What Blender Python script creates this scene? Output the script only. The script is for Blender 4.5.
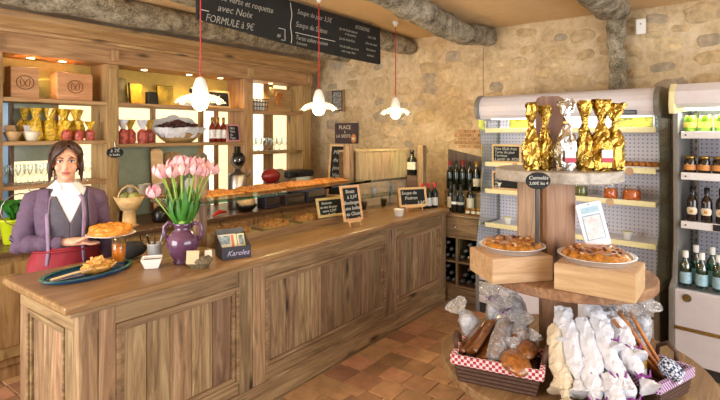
import bpy, bmesh, math, random
from mathutils import Vector, Matrix, noise
random.seed(7)
PI = math.pi
R = math.radians
for o in list(bpy.data.objects): bpy.data.objects.remove(o)
SC = bpy.context.scene
COL = SC.collection

# ------------------------------------------------------------------ camera
cam_d = bpy.data.cameras.new('camera'); cam = bpy.data.objects.new('camera', cam_d); COL.objects.link(cam)
cam.location = (0, 0, 1.72); cam.rotation_euler = (R(90), 0, R(37.2 - 90))
cam_d.sensor_width = 36; cam_d.lens = 498 / 720 * 36; cam_d.shift_y = -67 / 720; cam_d.clip_start = .02
SC.camera = cam
# ------------------------------------------------------------------ world, daylight, exposure
W = bpy.data.worlds.new('world'); SC.world = W; W.use_nodes = True
W.node_tree.nodes['Background'].inputs[0].default_value = (.75, .86, 1, 1)
W.node_tree.nodes['Background'].inputs[1].default_value = .8
def area(name, loc, rot, sx, sy, power, col):
    l = bpy.data.lights.new(name, 'AREA'); l.shape = 'RECTANGLE'; l.size = sx; l.size_y = sy; l.energy = power; l.color = col
    o = bpy.data.objects.new(name, l); COL.objects.link(o); o.location = loc; o.rotation_euler = rot
    return o
# daylight entering the shop window behind the camera and the glazed door on the left
area('daylight_shop_window', (1.8, -2.28, 1.6), (R(90), 0, 0), 4.2, 1.9, 125, (.93, .96, 1))
area('daylight_glazed_door', (-1.68, 2.9, 1.55), (R(90), 0, R(-90)), 2.6, 2.0, 135, (.98, .97, .96))
def point(name, loc, power, col, r=.05):
    l = bpy.data.lights.new(name, 'POINT'); l.energy = power; l.color = col; l.shadow_soft_size = r
    o = bpy.data.objects.new(name, l); COL.objects.link(o); o.location = loc
    return o
def spot(name, loc, power, col, ang=120):
    l = bpy.data.lights.new(name, 'SPOT'); l.energy = power; l.color = col; l.spot_size = R(ang); l.spot_blend = .8; l.shadow_soft_size = .03
    o = bpy.data.objects.new(name, l); COL.objects.link(o); o.location = loc
    return o
vs = SC.view_settings
vs.view_transform = 'Standard'; vs.look = 'None'; vs.gamma = 1; vs.use_curve_mapping = False
vs.exposure = .38

# ------------------------------------------------------------------ materials
MATS = {}
def rgb(h):
    h = h.lstrip('#'); c = [int(h[i:i + 2], 16) / 255 for i in (0, 2, 4)]
    return tuple(((v + .055) / 1.055) ** 2.4 if v > .04045 else v / 12.92 for v in c) + (1,)
def base(name):
    m = bpy.data.materials.new(name); m.use_nodes = True; MATS[name] = m
    nt = m.node_tree; return m, nt, nt.nodes['Principled BSDF']
def link(nt, a, b): nt.links.new(a, b)
def coords(nt, scale=(1, 1, 1), rnd=True):
    tc = nt.nodes.new('ShaderNodeTexCoord'); mp = nt.nodes.new('ShaderNodeMapping'); mp.inputs['Scale'].default_value = scale
    link(nt, tc.outputs['Object'], mp.inputs['Vector'])
    oi = nt.nodes.new('ShaderNodeObjectInfo')
    if rnd:
        mu = nt.nodes.new('ShaderNodeMath'); mu.operation = 'MULTIPLY'; mu.inputs[1].default_value = 37
        link(nt, oi.outputs['Random'], mu.inputs[0]); link(nt, mu.outputs[0], mp.inputs['Location'])
    return mp.outputs['Vector'], oi
def ramp(nt, fac, stops):
    r = nt.nodes.new('ShaderNodeValToRGB'); e = r.color_ramp.elements
    while len(e) < len(stops): e.new(.5)
    for el, (p, c) in zip(e, stops): el.position = p; el.color = c
    link(nt, fac, r.inputs['Fac']); return r.outputs['Color']
def vary(nt, colour, oi, amt, hue=0.0):
    h = nt.nodes.new('ShaderNodeHueSaturation'); mr = nt.nodes.new('ShaderNodeMapRange')
    mr.inputs['To Min'].default_value = 1 - amt; mr.inputs['To Max'].default_value = 1 + amt
    link(nt, oi.outputs['Random'], mr.inputs['Value']); link(nt, mr.outputs[0], h.inputs['Value']); link(nt, colour, h.inputs['Color'])
    if hue:
        m2 = nt.nodes.new('ShaderNodeMapRange'); m2.inputs['To Min'].default_value = .5 - hue; m2.inputs['To Max'].default_value = .5 + hue
        fr = nt.nodes.new('ShaderNodeMath'); fr.operation = 'FRACT'; k = nt.nodes.new('ShaderNodeMath'); k.operation = 'MULTIPLY'; k.inputs[1].default_value = 7.3
        link(nt, oi.outputs['Random'], k.inputs[0]); link(nt, k.outputs[0], fr.inputs[0]); link(nt, fr.outputs[0], m2.inputs['Value']); link(nt, m2.outputs[0], h.inputs['Hue'])
    return h.outputs['Color']
def noise_n(nt, vec, scale, detail=4, rough=.6, dist=0):
    n = nt.nodes.new('ShaderNodeTexNoise'); n.inputs['Scale'].default_value = scale; n.inputs['Detail'].default_value = detail
    n.inputs['Roughness'].default_value = rough; n.inputs['Distortion'].default_value = dist; link(nt, vec, n.inputs['Vector']); return n.outputs['Fac']
def bump(nt, fac, bs, strength, dist=.01):
    b = nt.nodes.new('ShaderNodeBump'); b.inputs['Strength'].default_value = strength; b.inputs['Distance'].default_value = dist
    link(nt, fac, b.inputs['Height']); link(nt, b.outputs[0], bs.inputs['Normal'])
def plain(name, col, rough=.5, metal=0, var=.15, sc=30, bmp=0, coat=0, emit=0, ecol=None, sub=0, rand=0, hue=0):
    if name in MATS: return MATS[name]
    m, nt, bs = base(name); c = rgb(col) if isinstance(col, str) else col
    v, oi = coords(nt); f = noise_n(nt, v, sc)
    d = tuple(x * (1 - var) for x in c[:3]) + (1,); l = tuple(min(1, x * (1 + var)) for x in c[:3]) + (1,)
    out = ramp(nt, f, [(.3, d), (.7, l)])
    if rand or hue: out = vary(nt, out, oi, rand, hue)
    link(nt, out, bs.inputs['Base Color'])
    bs.inputs['Roughness'].default_value = rough; bs.inputs['Metallic'].default_value = metal; bs.inputs['Coat Weight'].default_value = coat
    if bmp: bump(nt, f, bs, bmp)
    if emit: bs.inputs['Emission Color'].default_value = rgb(ecol or col); bs.inputs['Emission Strength'].default_value = emit
    if sub: bs.inputs['Subsurface Weight'].default_value = sub; bs.inputs['Subsurface Radius'].default_value = (.02, .008, .004)
    return m
def wood(name, dark, mid, light, axis='z', rough=.55, rand=.12, hue=.012, sc=1.0, knots=True, bmp=.25):
    m, nt, bs = base(name)
    s = {'x': (1.2, 14, 14), 'y': (14, 1.2, 14), 'z': (14, 14, 1.2)}[axis]
    v, oi = coords(nt, tuple(k * sc for k in s)); f = noise_n(nt, v, 1.6, 6, .62, 1.2)
    col = ramp(nt, f, [(.28, rgb(dark)), (.5, rgb(mid)), (.72, rgb(light))])
    if knots:
        s2 = {'x': (2, 7, 7), 'y': (7, 2, 7), 'z': (7, 7, 2)}[axis]
        v2, _ = coords(nt, s2); vo = nt.nodes.new('ShaderNodeTexVoronoi'); vo.inputs['Scale'].default_value = .8; link(nt, v2, vo.inputs['Vector'])
        k = ramp(nt, vo.outputs['Distance'], [(.04, (1, 1, 1, 1)), (.16, (0, 0, 0, 1))])
        mx = nt.nodes.new('ShaderNodeMix'); mx.data_type = 'RGBA'; link(nt, k, mx.inputs['Factor']); link(nt, col, mx.inputs['A']); mx.inputs['B'].default_value = tuple(x * .3 for x in rgb(dark)[:3]) + (1,)
        col = mx.outputs['Result']
    col = vary(nt, col, oi, rand, hue)
    link(nt, col, bs.inputs['Base Color']); bs.inputs['Roughness'].default_value = rough; bump(nt, f, bs, bmp, .004)
    return m
def glass(name, tint=(.85, .95, .92, 1), gl=.12, rough=.02):
    if name in MATS: return MATS[name]
    m = bpy.data.materials.new(name); m.use_nodes = True; MATS[name] = m; nt = m.node_tree; nt.nodes.remove(nt.nodes['Principled BSDF'])
    tr = nt.nodes.new('ShaderNodeBsdfTransparent'); tr.inputs[0].default_value = tint
    g = nt.nodes.new('ShaderNodeBsdfGlossy'); g.inputs['Roughness'].default_value = rough
    fr = nt.nodes.new('ShaderNodeLayerWeight'); fr.inputs[0].default_value = .3
    mr = nt.nodes.new('ShaderNodeMapRange'); mr.inputs['To Min'].default_value = gl * .4; mr.inputs['To Max'].default_value = min(1, gl * 4); link(nt, fr.outputs['Fresnel'], mr.inputs['Value'])
    mx = nt.nodes.new('ShaderNodeMixShader'); link(nt, mr.outputs[0], mx.inputs[0]); link(nt, tr.outputs[0], mx.inputs[1]); link(nt, g.outputs[0], mx.inputs[2])
    link(nt, mx.outputs[0], nt.nodes['Material Output'].inputs[0]); return m
def cello(name, tint, white=.25):
    m = glass(name, tint, .16, .12); nt = m.node_tree
    v, oi = coords(nt); b = nt.nodes.new('ShaderNodeBump'); b.inputs['Strength'].default_value = .9; b.inputs['Distance'].default_value = .01
    f = noise_n(nt, v, 45); link(nt, f, b.inputs['Height'])
    for n in nt.nodes:
        if n.type == 'BSDF_GLOSSY': link(nt, b.outputs[0], n.inputs['Normal'])
    df = nt.nodes.new('ShaderNodeBsdfDiffuse'); df.inputs[0].default_value = (.9, .9, .92, 1)
    out = nt.nodes['Material Output']; prev = out.inputs[0].links[0].from_socket
    mx = nt.nodes.new('ShaderNodeMixShader'); k = ramp(nt, f, [(.3, (white * .15,) * 3 + (1,)), (.8, (white, white, white, 1))]); link(nt, k, mx.inputs[0])
    link(nt, prev, mx.inputs[1]); link(nt, df.outputs[0], mx.inputs[2]); link(nt, mx.outputs[0], out.inputs[0]); return m
def plaster(name, c1, c2, c3, rough=.9, sc=3, bmp=.5, dist=.02):
    m, nt, bs = base(name); v, oi = coords(nt, rnd=False); f = noise_n(nt, v, sc, 8, .65, .3); f2 = noise_n(nt, v, sc * 7, 6, .7)
    mm = nt.nodes.new('ShaderNodeMath'); mm.operation = 'MULTIPLY_ADD'; mm.inputs[1].default_value = .45; link(nt, f2, mm.inputs[0])
    h = nt.nodes.new('ShaderNodeMath'); h.operation = 'MULTIPLY'; h.inputs[1].default_value = .55; link(nt, f, h.inputs[0]); link(nt, h.outputs[0], mm.inputs[2])
    link(nt, ramp(nt, mm.outputs[0], [(.36, rgb(c1)), (.5, rgb(c2)), (.63, rgb(c3))]), bs.inputs['Base Color'])
    bs.inputs['Roughness'].default_value = rough; bump(nt, mm.outputs[0], bs, bmp, dist); return m

OAKX = wood('oak_grain_along_x', '#5e462e', '#8d6f4d', '#ae926c', 'x', hue=.008)
OAKY = wood('oak_grain_along_y', '#5e462e', '#8d6f4d', '#ae926c', 'y', hue=.008)
OAKZ = wood('oak_grain_upright', '#57412c', '#8a6e4e', '#b39a76', 'z', rand=.28, hue=.014)
TOPX = wood('waxed_worktop', '#6b4a2c', '#8d6a45', '#a9835a', 'x', rough=.32, rand=.03, hue=.005)
HONX = wood('honey_wood_along_x', '#7d5c38', '#a07c4e', '#ba9868', 'x', rand=.06)
HONZ = wood('honey_wood_upright', '#7d5c38', '#a27e50', '#bd9b6b', 'z', rand=.08)
HONY = wood('honey_wood_along_y', '#7d5c38', '#a07c4e', '#ba9868', 'y', rand=.06)
DRKX = wood('dark_worktop', '#4a3424', '#654a34', '#7d5e44', 'x', rough=.35, rand=.03)
KRAFT = wood('pale_box_wood', '#a98560', '#bd9670', '#cfac88', 'x', rand=.03, knots=False, bmp=.08)
TABX = wood('display_table_wood', '#6d4d33', '#8f6b4a', '#ab8862', 'x', rand=.06)
TABZ = wood('display_post_wood', '#7b5a40', '#a07a5a', '#b8926f', 'z', rand=.1)
DRKZ = wood('dark_panel_wood', '#3a3029', '#55463a', '#6b5a4b', 'z', rand=.06)
BARK = plaster('rough_log_bark', '#2a241e', '#91866f', '#c6bca8', sc=9, bmp=1.0, dist=.03)
STONEW = plaster('lime_plaster_stone_wall', '#a68c68', '#cab28c', '#dfccac', sc=2.2, bmp=.7, dist=.03)
STONES = [plain('wall_stone_' + n, c, .9, var=.25, sc=18, bmp=.8, rand=.1) for n, c in (('tan', '#c0a882'), ('buff', '#cdb68e'), ('grey', '#ac9c84'), ('ochre', '#c4aa80'))]
CEIL = plaster('ceiling_plaster', '#cfab78', '#d6b484', '#dbbc8e', sc=1.2, bmp=.15)
WALLP = plaster('shop_wall_plaster', '#b8a488', '#cdbba0', '#d9cbb4', sc=2)
TILE = plain('terracotta_tile', '#ac805c', .5, var=.22, sc=9, bmp=.12, rand=.27, hue=.012)
GROUT = plaster('floor_grout', '#8f7558', '#a98c6a', '#b89b78', sc=12, bmp=.3)
WHITE = plain('white_enamel', '#e6e4e6', .35, var=.03)
LAV = plain('white_cooler_panel', '#d8d2d6', .4, var=.03)
GREY = plain('grey_cooler_plastic', '#7d7a74', .45, var=.06)
DGREY = plain('dark_rubber', '#2e2d2c', .6)
CREAM = plain('cream_shelf_strip', '#e8dfaa', .45, var=.04)
CERAM = plain('white_ceramic', '#efece6', .25, var=.03)
BLACK = plain('black_gloss', '#15130f', .3, var=.1)
CHALK = plain('chalkboard_slate', '#141616', .8, var=.3, sc=14)
INK = plain('white_chalk_lettering', '#c9c7be', .9, var=.05)
PALEW = wood('pale_sign_frame', '#c79a62', '#dfb880', '#eccb98', 'x', rand=.05, knots=False, bmp=.05)
GLASS = glass('clear_glass'); GREENG = glass('green_edge_glass', (.8, .95, .88, 1), .2); JAR = glass('jar_glass', (.96, .98, .97, 1), .14)
CELLO = cello('crinkled_cellophane', (.97, .98, .99, 1), .42)
PAPER = plain('white_paper', '#d2d2d8', .6, var=.08, sc=22, bmp=.9)
STEEL = plain('brushed_steel', '#a9a7a2', .3, 1, var=.05)
FOIL = plain('aluminium_foil', '#dcdcde', .32, .65, var=.08, sc=60, bmp=.3)
CHROME = plain('polished_chrome', '#d2d0cc', .12, 1, var=.03)
BRASS = plain('brass_metal', '#b99a55', .3, 1, var=.1)
RED = plain('red_cord', '#b6241c', .5)
WICK = plain('dark_wicker', '#4a2d1c', .6, var=.4, sc=60, bmp=.5)

# ------------------------------------------------------------------ mesh helpers
class MB:
    def __init__(s): s.v = []; s.f = []; s.M = Matrix(); s.fm = []; s.cm = 0
    def add(s, vs_, fs):
        b = len(s.v); s.v += [tuple(s.M @ Vector(p)) for p in vs_]; s.f += [[b + i for i in f] for f in fs]; s.fm += [s.cm] * len(fs); return s
    def box(s, x0, x1, y0, y1, z0, z1):
        return s.add([(x, y, z) for z in (z0, z1) for x, y in ((x0, y0), (x1, y0), (x1, y1), (x0, y1))],
                     [(3, 2, 1, 0), (4, 5, 6, 7), (0, 1, 5, 4), (1, 2, 6, 5), (2, 3, 7, 6), (3, 0, 4, 7)])
    def prism(s, pts, z0, z1):
        n = len(pts); return s.add([(x, y, z0) for x, y in pts] + [(x, y, z1) for x, y in pts],
            [list(range(n))[::-1], [n + i for i in range(n)]] + [(i, (i + 1) % n, n + (i + 1) % n, n + i) for i in range(n)])
    def pxz(s, pts, y0, y1):      # outline in x,z extruded along y
        M = s.M.copy(); s.M = M @ Matrix(((1, 0, 0, 0), (0, 0, -1, 0), (0, 1, 0, 0), (0, 0, 0, 1))); s.prism(pts, -y1, -y0); s.M = M; return s
    def pyz(s, pts, x0, x1):      # outline in y,z extruded along x
        M = s.M.copy(); s.M = M @ Matrix(((0, 0, 1, 0), (1, 0, 0, 0), (0, 1, 0, 0), (0, 0, 0, 1))); s.prism(pts, x0, x1); s.M = M; return s
    def lathe(s, prof, n=16, c=(0, 0, 0), sx=1, sy=1, jit=0, lobes=0, lam=0, caps=True):
        V = []; F = []; m = len(prof)
        for j, (r, z) in enumerate(prof):
            for i in range(n):
                a = 2 * PI * i / n; k = 1 + (random.uniform(-jit, jit) if jit else 0) + (lam * math.cos(lobes * a) if lobes else 0)
                V.append((c[0] + r * k * sx * math.cos(a), c[1] + r * k * sy * math.sin(a), c[2] + z + (random.uniform(-jit, jit) * .06 if jit and 0 < j < m - 1 else 0)))
        for j in range(m - 1):
            for i in range(n): F.append((j * n + i, j * n + (i + 1) % n, (j + 1) * n + (i + 1) % n, (j + 1) * n + i))
        if caps:
            if prof[0][0] > 1e-4: F.append(list(range(n))[::-1])
            if prof[-1][0] > 1e-4: F.append([(m - 1) * n + i for i in range(n)])
        return s.add(V, F)
    def tube(s, pts, rad, n=8, caps=True, flat=1.0):
        pts = [Vector(p) for p in pts]; m = len(pts)
        if not hasattr(rad, '__len__'): rad = [rad] * m
        V = []; F = []; up = None
        for j, p in enumerate(pts):
            t = (pts[min(j + 1, m - 1)] - pts[max(j - 1, 0)]).normalized()
            if up is None: up = Vector((0, 0, 1)) if abs(t.z) < .9 else Vector((0, 1, 0))
            x = t.cross(up).normalized(); up = x.cross(t).normalized()
            for i in range(n):
                a = 2 * PI * i / n; V.append(tuple(p + x * math.cos(a) * rad[j] + up * math.sin(a) * rad[j] * flat))
        for j in range(m - 1):
            for i in range(n): F.append((j * n + i, j * n + (i + 1) % n, (j + 1) * n + (i + 1) % n, (j + 1) * n + i))
        if caps: F.append(list(range(n))[::-1]); F.append([(m - 1) * n + i for i in range(n)])
        return s.add(V, F)
    def ell(s, c, r, n=14, m=8):
        if not hasattr(r, '__len__'): r = (r, r, r)
        V = [(c[0], c[1], c[2] - r[2])]; F = []
        for j in range(1, m):
            b = -PI / 2 + PI * j / m
            V += [(c[0] + r[0] * math.cos(b) * math.cos(2 * PI * i / n), c[1] + r[1] * math.cos(b) * math.sin(2 * PI * i / n), c[2] + r[2] * math.sin(b)) for i in range(n)]
        V.append((c[0], c[1], c[2] + r[2])); L = len(V) - 1
        for i in range(n): F.append((0, 1 + (i + 1) % n, 1 + i)); F.append((L, L - n + i, L - n + (i + 1) % n))
        for j in range(m - 2):
            for i in range(n): a = 1 + j * n; F.append((a + i, a + (i + 1) % n, a + n + (i + 1) % n, a + n + i))
        return s.add(V, F)
    def cap(s, p, q, r0, r1, n=10):          # capsule (for bodies)
        p = Vector(p); q = Vector(q); s.tube([p, q], [r0, r1], n); s.ell(p, r0, n, 8); s.ell(q, r1, n, 8); return s
    def lathe2(s, prof, n=18, k=4, **kw):     # the same with the outline resampled finer
        P_ = []
        for (r0, z0), (r1, z1) in zip(prof, prof[1:]): P_ += [(r0 + (r1 - r0) * t / k, z0 + (z1 - z0) * t / k) for t in range(k)]
        return s.lathe(P_ + [prof[-1]], n, **kw)
    def rough(s, amp, sc, seed=0):
        s.v = [tuple(Vector(p) + noise.noise_vector(Vector(p) * sc + Vector((seed, seed * 1.7, 0))) * amp) for p in s.v]; return s
    def mesh(s, name, mats, smooth=False):
        me = bpy.data.meshes.new(name); me.from_pydata(s.v, [], s.f)
        for m in (mats if isinstance(mats, (list, tuple)) else [mats]): me.materials.append(m)
        if any(s.fm):
            for p, k in zip(me.polygons, s.fm): p.material_index = k
        if smooth:
            for p in me.polygons: p.use_smooth = True
        me.update(); return me
    def part(s, name, mat, parent=None, smooth=False, bev=0, loc=None, rot=None):
        return objm(name, s.mesh(name, mat, smooth), parent, bev, loc, rot)
    def thing(s, name, label, cat, mat, loc=(0, 0, 0), rz=0, group=None, smooth=False, bev=0, kind=None, rot=None):
        o = s.part(name, mat, None, smooth, bev, loc, rot or (0, 0, rz)); return tag(o, label, cat, group, kind)
def objm(name, me, parent=None, bev=0, loc=None, rot=None):
    o = bpy.data.objects.new(name, me); COL.objects.link(o)
    if parent: o.parent = parent
    if loc is not None: o.location = loc
    if rot is not None: o.rotation_euler = rot
    if bev:
        b = o.modifiers.new('bevel', 'BEVEL'); b.width = bev; b.segments = 2; b.limit_method = 'ANGLE'; b.angle_limit = R(40)
    return o
def tag(o, label, cat, group=None, kind=None):
    o['label'] = label
    if cat: o['category'] = cat
    if group: o['group'] = group
    if kind: o['kind'] = kind
    return o
def T(name, label, cat, loc=(0, 0, 0), rz=0, group=None, rot=None):
    o = bpy.data.objects.new(name, None); o.empty_display_size = .1; COL.objects.link(o); o.location = loc; o.rotation_euler = rot or (0, 0, rz)
    return tag(o, label, cat, group)
def kids(o): return [c for c in bpy.data.objects if c.parent == o]
def copy_tree(o, parent=None, loc=None, rz=None, label=None, scale=None):
    c = o.copy(); COL.objects.link(c)
    if parent: c.parent = parent
    if loc is not None: c.location = loc
    if rz is not None: c.rotation_euler = rz if hasattr(rz, '__len__') else (0, 0, rz)
    if label: c['label'] = label
    if scale: c.scale = scale if hasattr(scale, '__len__') else (scale,) * 3
    for ch in kids(o): copy_tree(ch, c)
    return c
def struct(o): o['kind'] = 'structure'; return o
def at(root, x, y, z):
    m = Matrix.Translation(root.location) @ root.rotation_euler.to_matrix().to_4x4(); return tuple(m @ Vector((x, y, z)))
def text(s, size, mat, parent, loc, rot=(R(90), 0, 0), shear=.15, align='LEFT', name='lettering', sx=1.0, bold=.0):
    c = bpy.data.curves.new('t', 'FONT'); c.body = s; c.size = size; c.shear = shear; c.align_x = align; c.extrude = .0006; c.resolution_u = 2; c.offset = bold
    t = bpy.data.objects.new('t', c); COL.objects.link(t); dg = bpy.context.evaluated_depsgraph_get()
    me = bpy.data.meshes.new_from_object(t.evaluated_get(dg)); bpy.data.objects.remove(t); bpy.data.curves.remove(c)
    me.name = name; me.materials.clear(); me.materials.append(mat); o = objm(name, me, parent, 0, loc, rot); o.scale = (sx, 1, 1); return o
def stroke(pts, r, mat, parent, name='chalk_line'):
    return MB().tube(pts, r, 5).part(name, mat, parent)

# ================================================================== THE ROOM
XW, YW, CH = 5.1, 4.95, 2.84
fl = struct(MB().box(-1.9, XW + .1, -2.4, YW + .1, -.1, -.006).part('floor', GROUT))
tv = []
for k in range(6):
    m = MB(); j = lambda: random.uniform(-.004, .004)
    a = .0945
    p = [(-a + j(), -a + j()), (a + j(), -a + j()), (a + j(), a + j()), (-a + j(), a + j())]
    q = [(x * .96, y * .96) for x, y in p]; h = [random.uniform(-.0015, .0015) for _ in range(4)]
    m.add([(x, y, -.006) for x, y in p] + [(x, y, -.0015) for x, y in p] + [(x, y, .001 + z) for (x, y), z in zip(q, h)],
          [(0, 1, 5, 4), (1, 2, 6, 5), (2, 3, 7, 6), (3, 0, 4, 7), (4, 5, 9, 8), (5, 6, 10, 9), (6, 7, 11, 10), (7, 4, 8, 11), (8, 9, 10, 11)])
    tv.append(m.mesh('tile', TILE))
nt_ = 0
for i in range(14):
    for j2 in range(11):
        x = 1.98 + i * .198; y = 2.27 - j2 * .198 + (0.06 if i % 2 and j2 > 1 else 0)
        if x > 4.5 and y > 1.95 or y < .1: continue
        o = objm('tile', random.choice(tv), fl, 0, (x, y, 0)); o.rotation_euler = (0, 0, R(random.choice((0, 90, 180, 270)) + random.uniform(-.8, .8)))
for i in range(4):
    for j2 in range(5):
        o = objm('tile', random.choice(tv), fl, 0, (.75 + i * .198, 3.28 + j2 * .198, 0))
struct(MB().box(-1.9, XW + .1, -2.4, YW + .1, CH, CH + .1).part('ceiling', CEIL))
# end wall: rubble stone showing through lime plaster
m = MB(); N = 60; ny = 70; V = []; F = []
for j in range(ny + 1):
    for i in range(N + 1):
        y = -2.4 + (YW + 2.5) * j / ny; z = CH * i / N
        V.append((XW + .02 * noise.noise(Vector((y * 3, z * 3, 0))) + .008 * noise.noise(Vector((y * 11, z * 11, 4))), y, z))
for j in range(ny):
    for i in range(N): a = j * (N + 1) + i; F.append((a, a + 1, a + N + 2, a + N + 1))
b = len(V); V += [(XW + .2, -2.4, 0), (XW + .2, YW + .1, 0), (XW + .2, YW + .1, CH), (XW + .2, -2.4, CH)]; F.append((b, b + 1, b + 2, b + 3))
m.add(V, F); we = struct(m.part('wall_right', STONEW, smooth=True))
placed = []
random.seed(21)
def stone(y, z, w, h, mat):
    n = random.randint(7, 10); V = []; F = []
    n = 14; rr = [random.uniform(.86, 1.1) / (abs(math.cos(2 * PI * i / 14)) ** 4 + abs(math.sin(2 * PI * i / 14)) ** 4) ** .25 for i in range(n)]
    for lv, (k, dx) in enumerate(((1.04, .015), (.97, .001), (.8, -.004))):
        for i in range(n):
            a = 2 * PI * i / n; V.append((dx, w * rr[i] * k * math.cos(a), h * rr[i] * k * math.sin(a)))
    for lv in range(2):
        for i in range(n): F.append((lv * n + i, lv * n + (i + 1) % n, (lv + 1) * n + (i + 1) % n, (lv + 1) * n + i))
    F.append([2 * n + i for i in range(n)])
    x0 = XW + .02 * noise.noise(Vector((y * 3, z * 3, 0)))
    MB().add(V, F).part('stone', mat, we, True, loc=(x0 - .002, y, z), rot=(R(random.uniform(-14, 14)), 0, 0))
tries = 0
while len(placed) < 120 and tries < 9000:
    tries += 1; y = random.uniform(.15, 4.4); z = random.uniform(1.5, 2.76); w = random.uniform(.07, .18); h = w * random.uniform(.4, .65)
    if all(abs(y - a) > (w + c) * .98 or abs(z - b) > (h + d) * .98 for a, b, c, d in placed) and not (2.1 < y < 2.6 and z < 1.8):
        placed.append((y, z, w, h)); stone(y, z, w, h, random.choice(STONES))
BRK = plain('old_orange_brick', '#b58a60', .9, var=.3, sc=25, bmp=.4, rand=.15)
bm_ = MB().box(-.004, .02, -.045, .045, -.017, .017).mesh('brick', BRK)
for r_ in range(5):
    for c_ in range(3 + r_ % 2):
        o = objm('brick', bm_, we, .004, (XW - .012, 2.52 - c_ * .1 + (r_ % 2) * .05 - .08, 1.57 + r_ * .042), (0, 0, 0))
struct(MB().box(-1.9, XW + .1, YW, YW + .1, 0, CH).part('wall_back', WALLP))
# wall behind the camera with the shop window, wall on the left with the glazed door
w = MB().box(-1.9, -.4, -2.4, -2.3, 0, CH).box(4.0, XW + .1, -2.4, -2.3, 0, CH).box(-.4, 4.0, -2.4, -2.3, 0, .6).box(-.4, 4.0, -2.4, -2.3, 2.6, CH)
struct(w.part('wall_front', WALLP))
wf = struct(MB().box(-.4, -.32, -2.36, -2.3, .6, 2.6).box(3.92, 4, -2.36, -2.3, .6, 2.6).box(1.05, 1.11, -2.36, -2.3, .6, 2.6).box(2.5, 2.56, -2.36, -2.3, .6, 2.6).box(-.4, 4, -2.36, -2.3, .6, .66).box(-.4, 4, -2.36, -2.3, 2.54, 2.6).part('window_1', HONZ))
MB().box(-.32, 3.92, -2.34, -2.335, .66, 2.54).part('pane', GLASS, wf)
w = MB().box(-1.9, -1.8, -2.4, 1.5, 0, CH).box(-1.9, -1.8, 4.3, YW + .1, 0, CH).box(-1.9, -1.8, 1.5, 4.3, 2.6, CH).box(-1.9, -1.8, 1.5, 4.3, 0, .1)
struct(w.part('wall_left', WALLP))
wd = struct(MB().box(-1.86, -1.8, 1.5, 1.6, .1, 2.6).box(-1.86, -1.8, 4.2, 4.3, .1, 2.6).box(-1.86, -1.8, 2.85, 2.95, .1, 2.6).box(-1.86, -1.8, 1.5, 4.3, 2.5, 2.6).box(-1.86, -1.8, 1.5, 4.3, .1, .4).part('door_1', HONZ))
MB().box(-1.835, -1.83, 1.6, 4.2, .4, 2.5).part('pane', GLASS, wd)
# ------------------------------------------------------------------ rough log beams
def log(name, label, pts, rad, seed):
    P_ = []; Rr = []; n = len(pts)
    for k in range(n - 1):
        for t in range(12):
            f = t / 12; P_.append(Vector(pts[k]).lerp(Vector(pts[k + 1]), f)); Rr.append(rad[k] * (1 - f) + rad[k + 1] * f)
    P_.append(Vector(pts[-1])); Rr.append(rad[-1])
    return MB().tube(P_, Rr, 18).rough(.022, 7, seed).rough(.012, 23, seed).thing(name, label, 'beam', BARK, smooth=True)
log('ceiling_beam', 'long pale rough log beam above the back shelf cornice', [(1.0, 4.12, 2.75), (2.5, 4.1, 2.74), (4, 4.1, 2.75), (5.08, 4.08, 2.75)], [.12, .11, .11, .1], 1)
log('ceiling_beam', 'rough log beam behind the hanging menu board', [(1.2, 3.15, 2.74), (3, 3.12, 2.74), (5.08, 3.1, 2.735)], [.1, .1, .1], 2)
log('ceiling_beam', 'bowed grey log beam ending at the stone wall, right of menu board', [(1.8, 2.12, 2.82), (3.1, 2.12, 2.80), (3.9, 2.16, 2.73), (4.5, 2.17, 2.70), (5.08, 2.12, 2.76)], [.12, .12, .115, .11, .1], 3)
log('ceiling_beam', 'thick log beam end resting on the trunk post above the cooler', [(2.5, .86, 2.83), (4.2, .87, 2.84), (4.75, .88, 2.84), (5.06, .88, 2.83)], [.16, .16, .14, .11], 4)
log('trunk_post', 'gnarled grey tree trunk post standing against the stone wall', [(4.985, .87, 0), (4.985, .86, 1.6), (4.97, .85, 2.2), (4.985, .88, 2.5), (4.97, .87, 2.74)], [.07, .07, .085, .065, .085], 5)

# ================================================================== COUNTER
ct = T('shop_counter', 'long panelled oak shop counter running towards the stone wall', 'counter', (2.8, 2.75, 0))
D_ = Vector((2.8, 2.75, 0))
def cbox(name, x0, x1, y0, y1, z0, z1, mat, bev=.003, parent=None):
    return MB().box(x0 - 2.8, x1 - 2.8, y0 - 2.75, y1 - 2.75, z0, z1).part(name, mat, parent or ct, bev=bev)
c = MB().box(-1.74, 1.77, -.32, .33, .02, .78).box(-1.74, 1.77, -.32, -.05, .78, .885).box(-1.74, -.76, -.05, .33, .78, .885).box(.88, 1.77, -.05, .33, .78, .885)
c.part('carcass', OAKX, ct)
FY = 2.39
cbox('plinth', 1.02, 4.58, FY - .01, 3.08, 0, .125, OAKX, .006)
cbox('plinth_moulding', 1.015, 4.58, FY - .014, FY + .03, .125, .15, OAKX, .008)
cbox('bottom_rail', 1.036, 4.6, FY, 2.44, .15, .215, OAKX)
cbox('top_rail', 1.036, 4.6, FY, 2.44, .80, .888, OAKX)
for x0, x1 in ((1.03, 1.115), (1.118, 1.20), (1.94, 2.04), (2.043, 2.145), (3.50, 3.585), (3.588, 3.675), (4.48, 4.6)):
    cbox('stile', x0, x1, FY - (.012 if 1.9 < x0 < 2.1 else .004), 2.44, .15, .888, OAKZ, .004)
random.seed(5)
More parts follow.
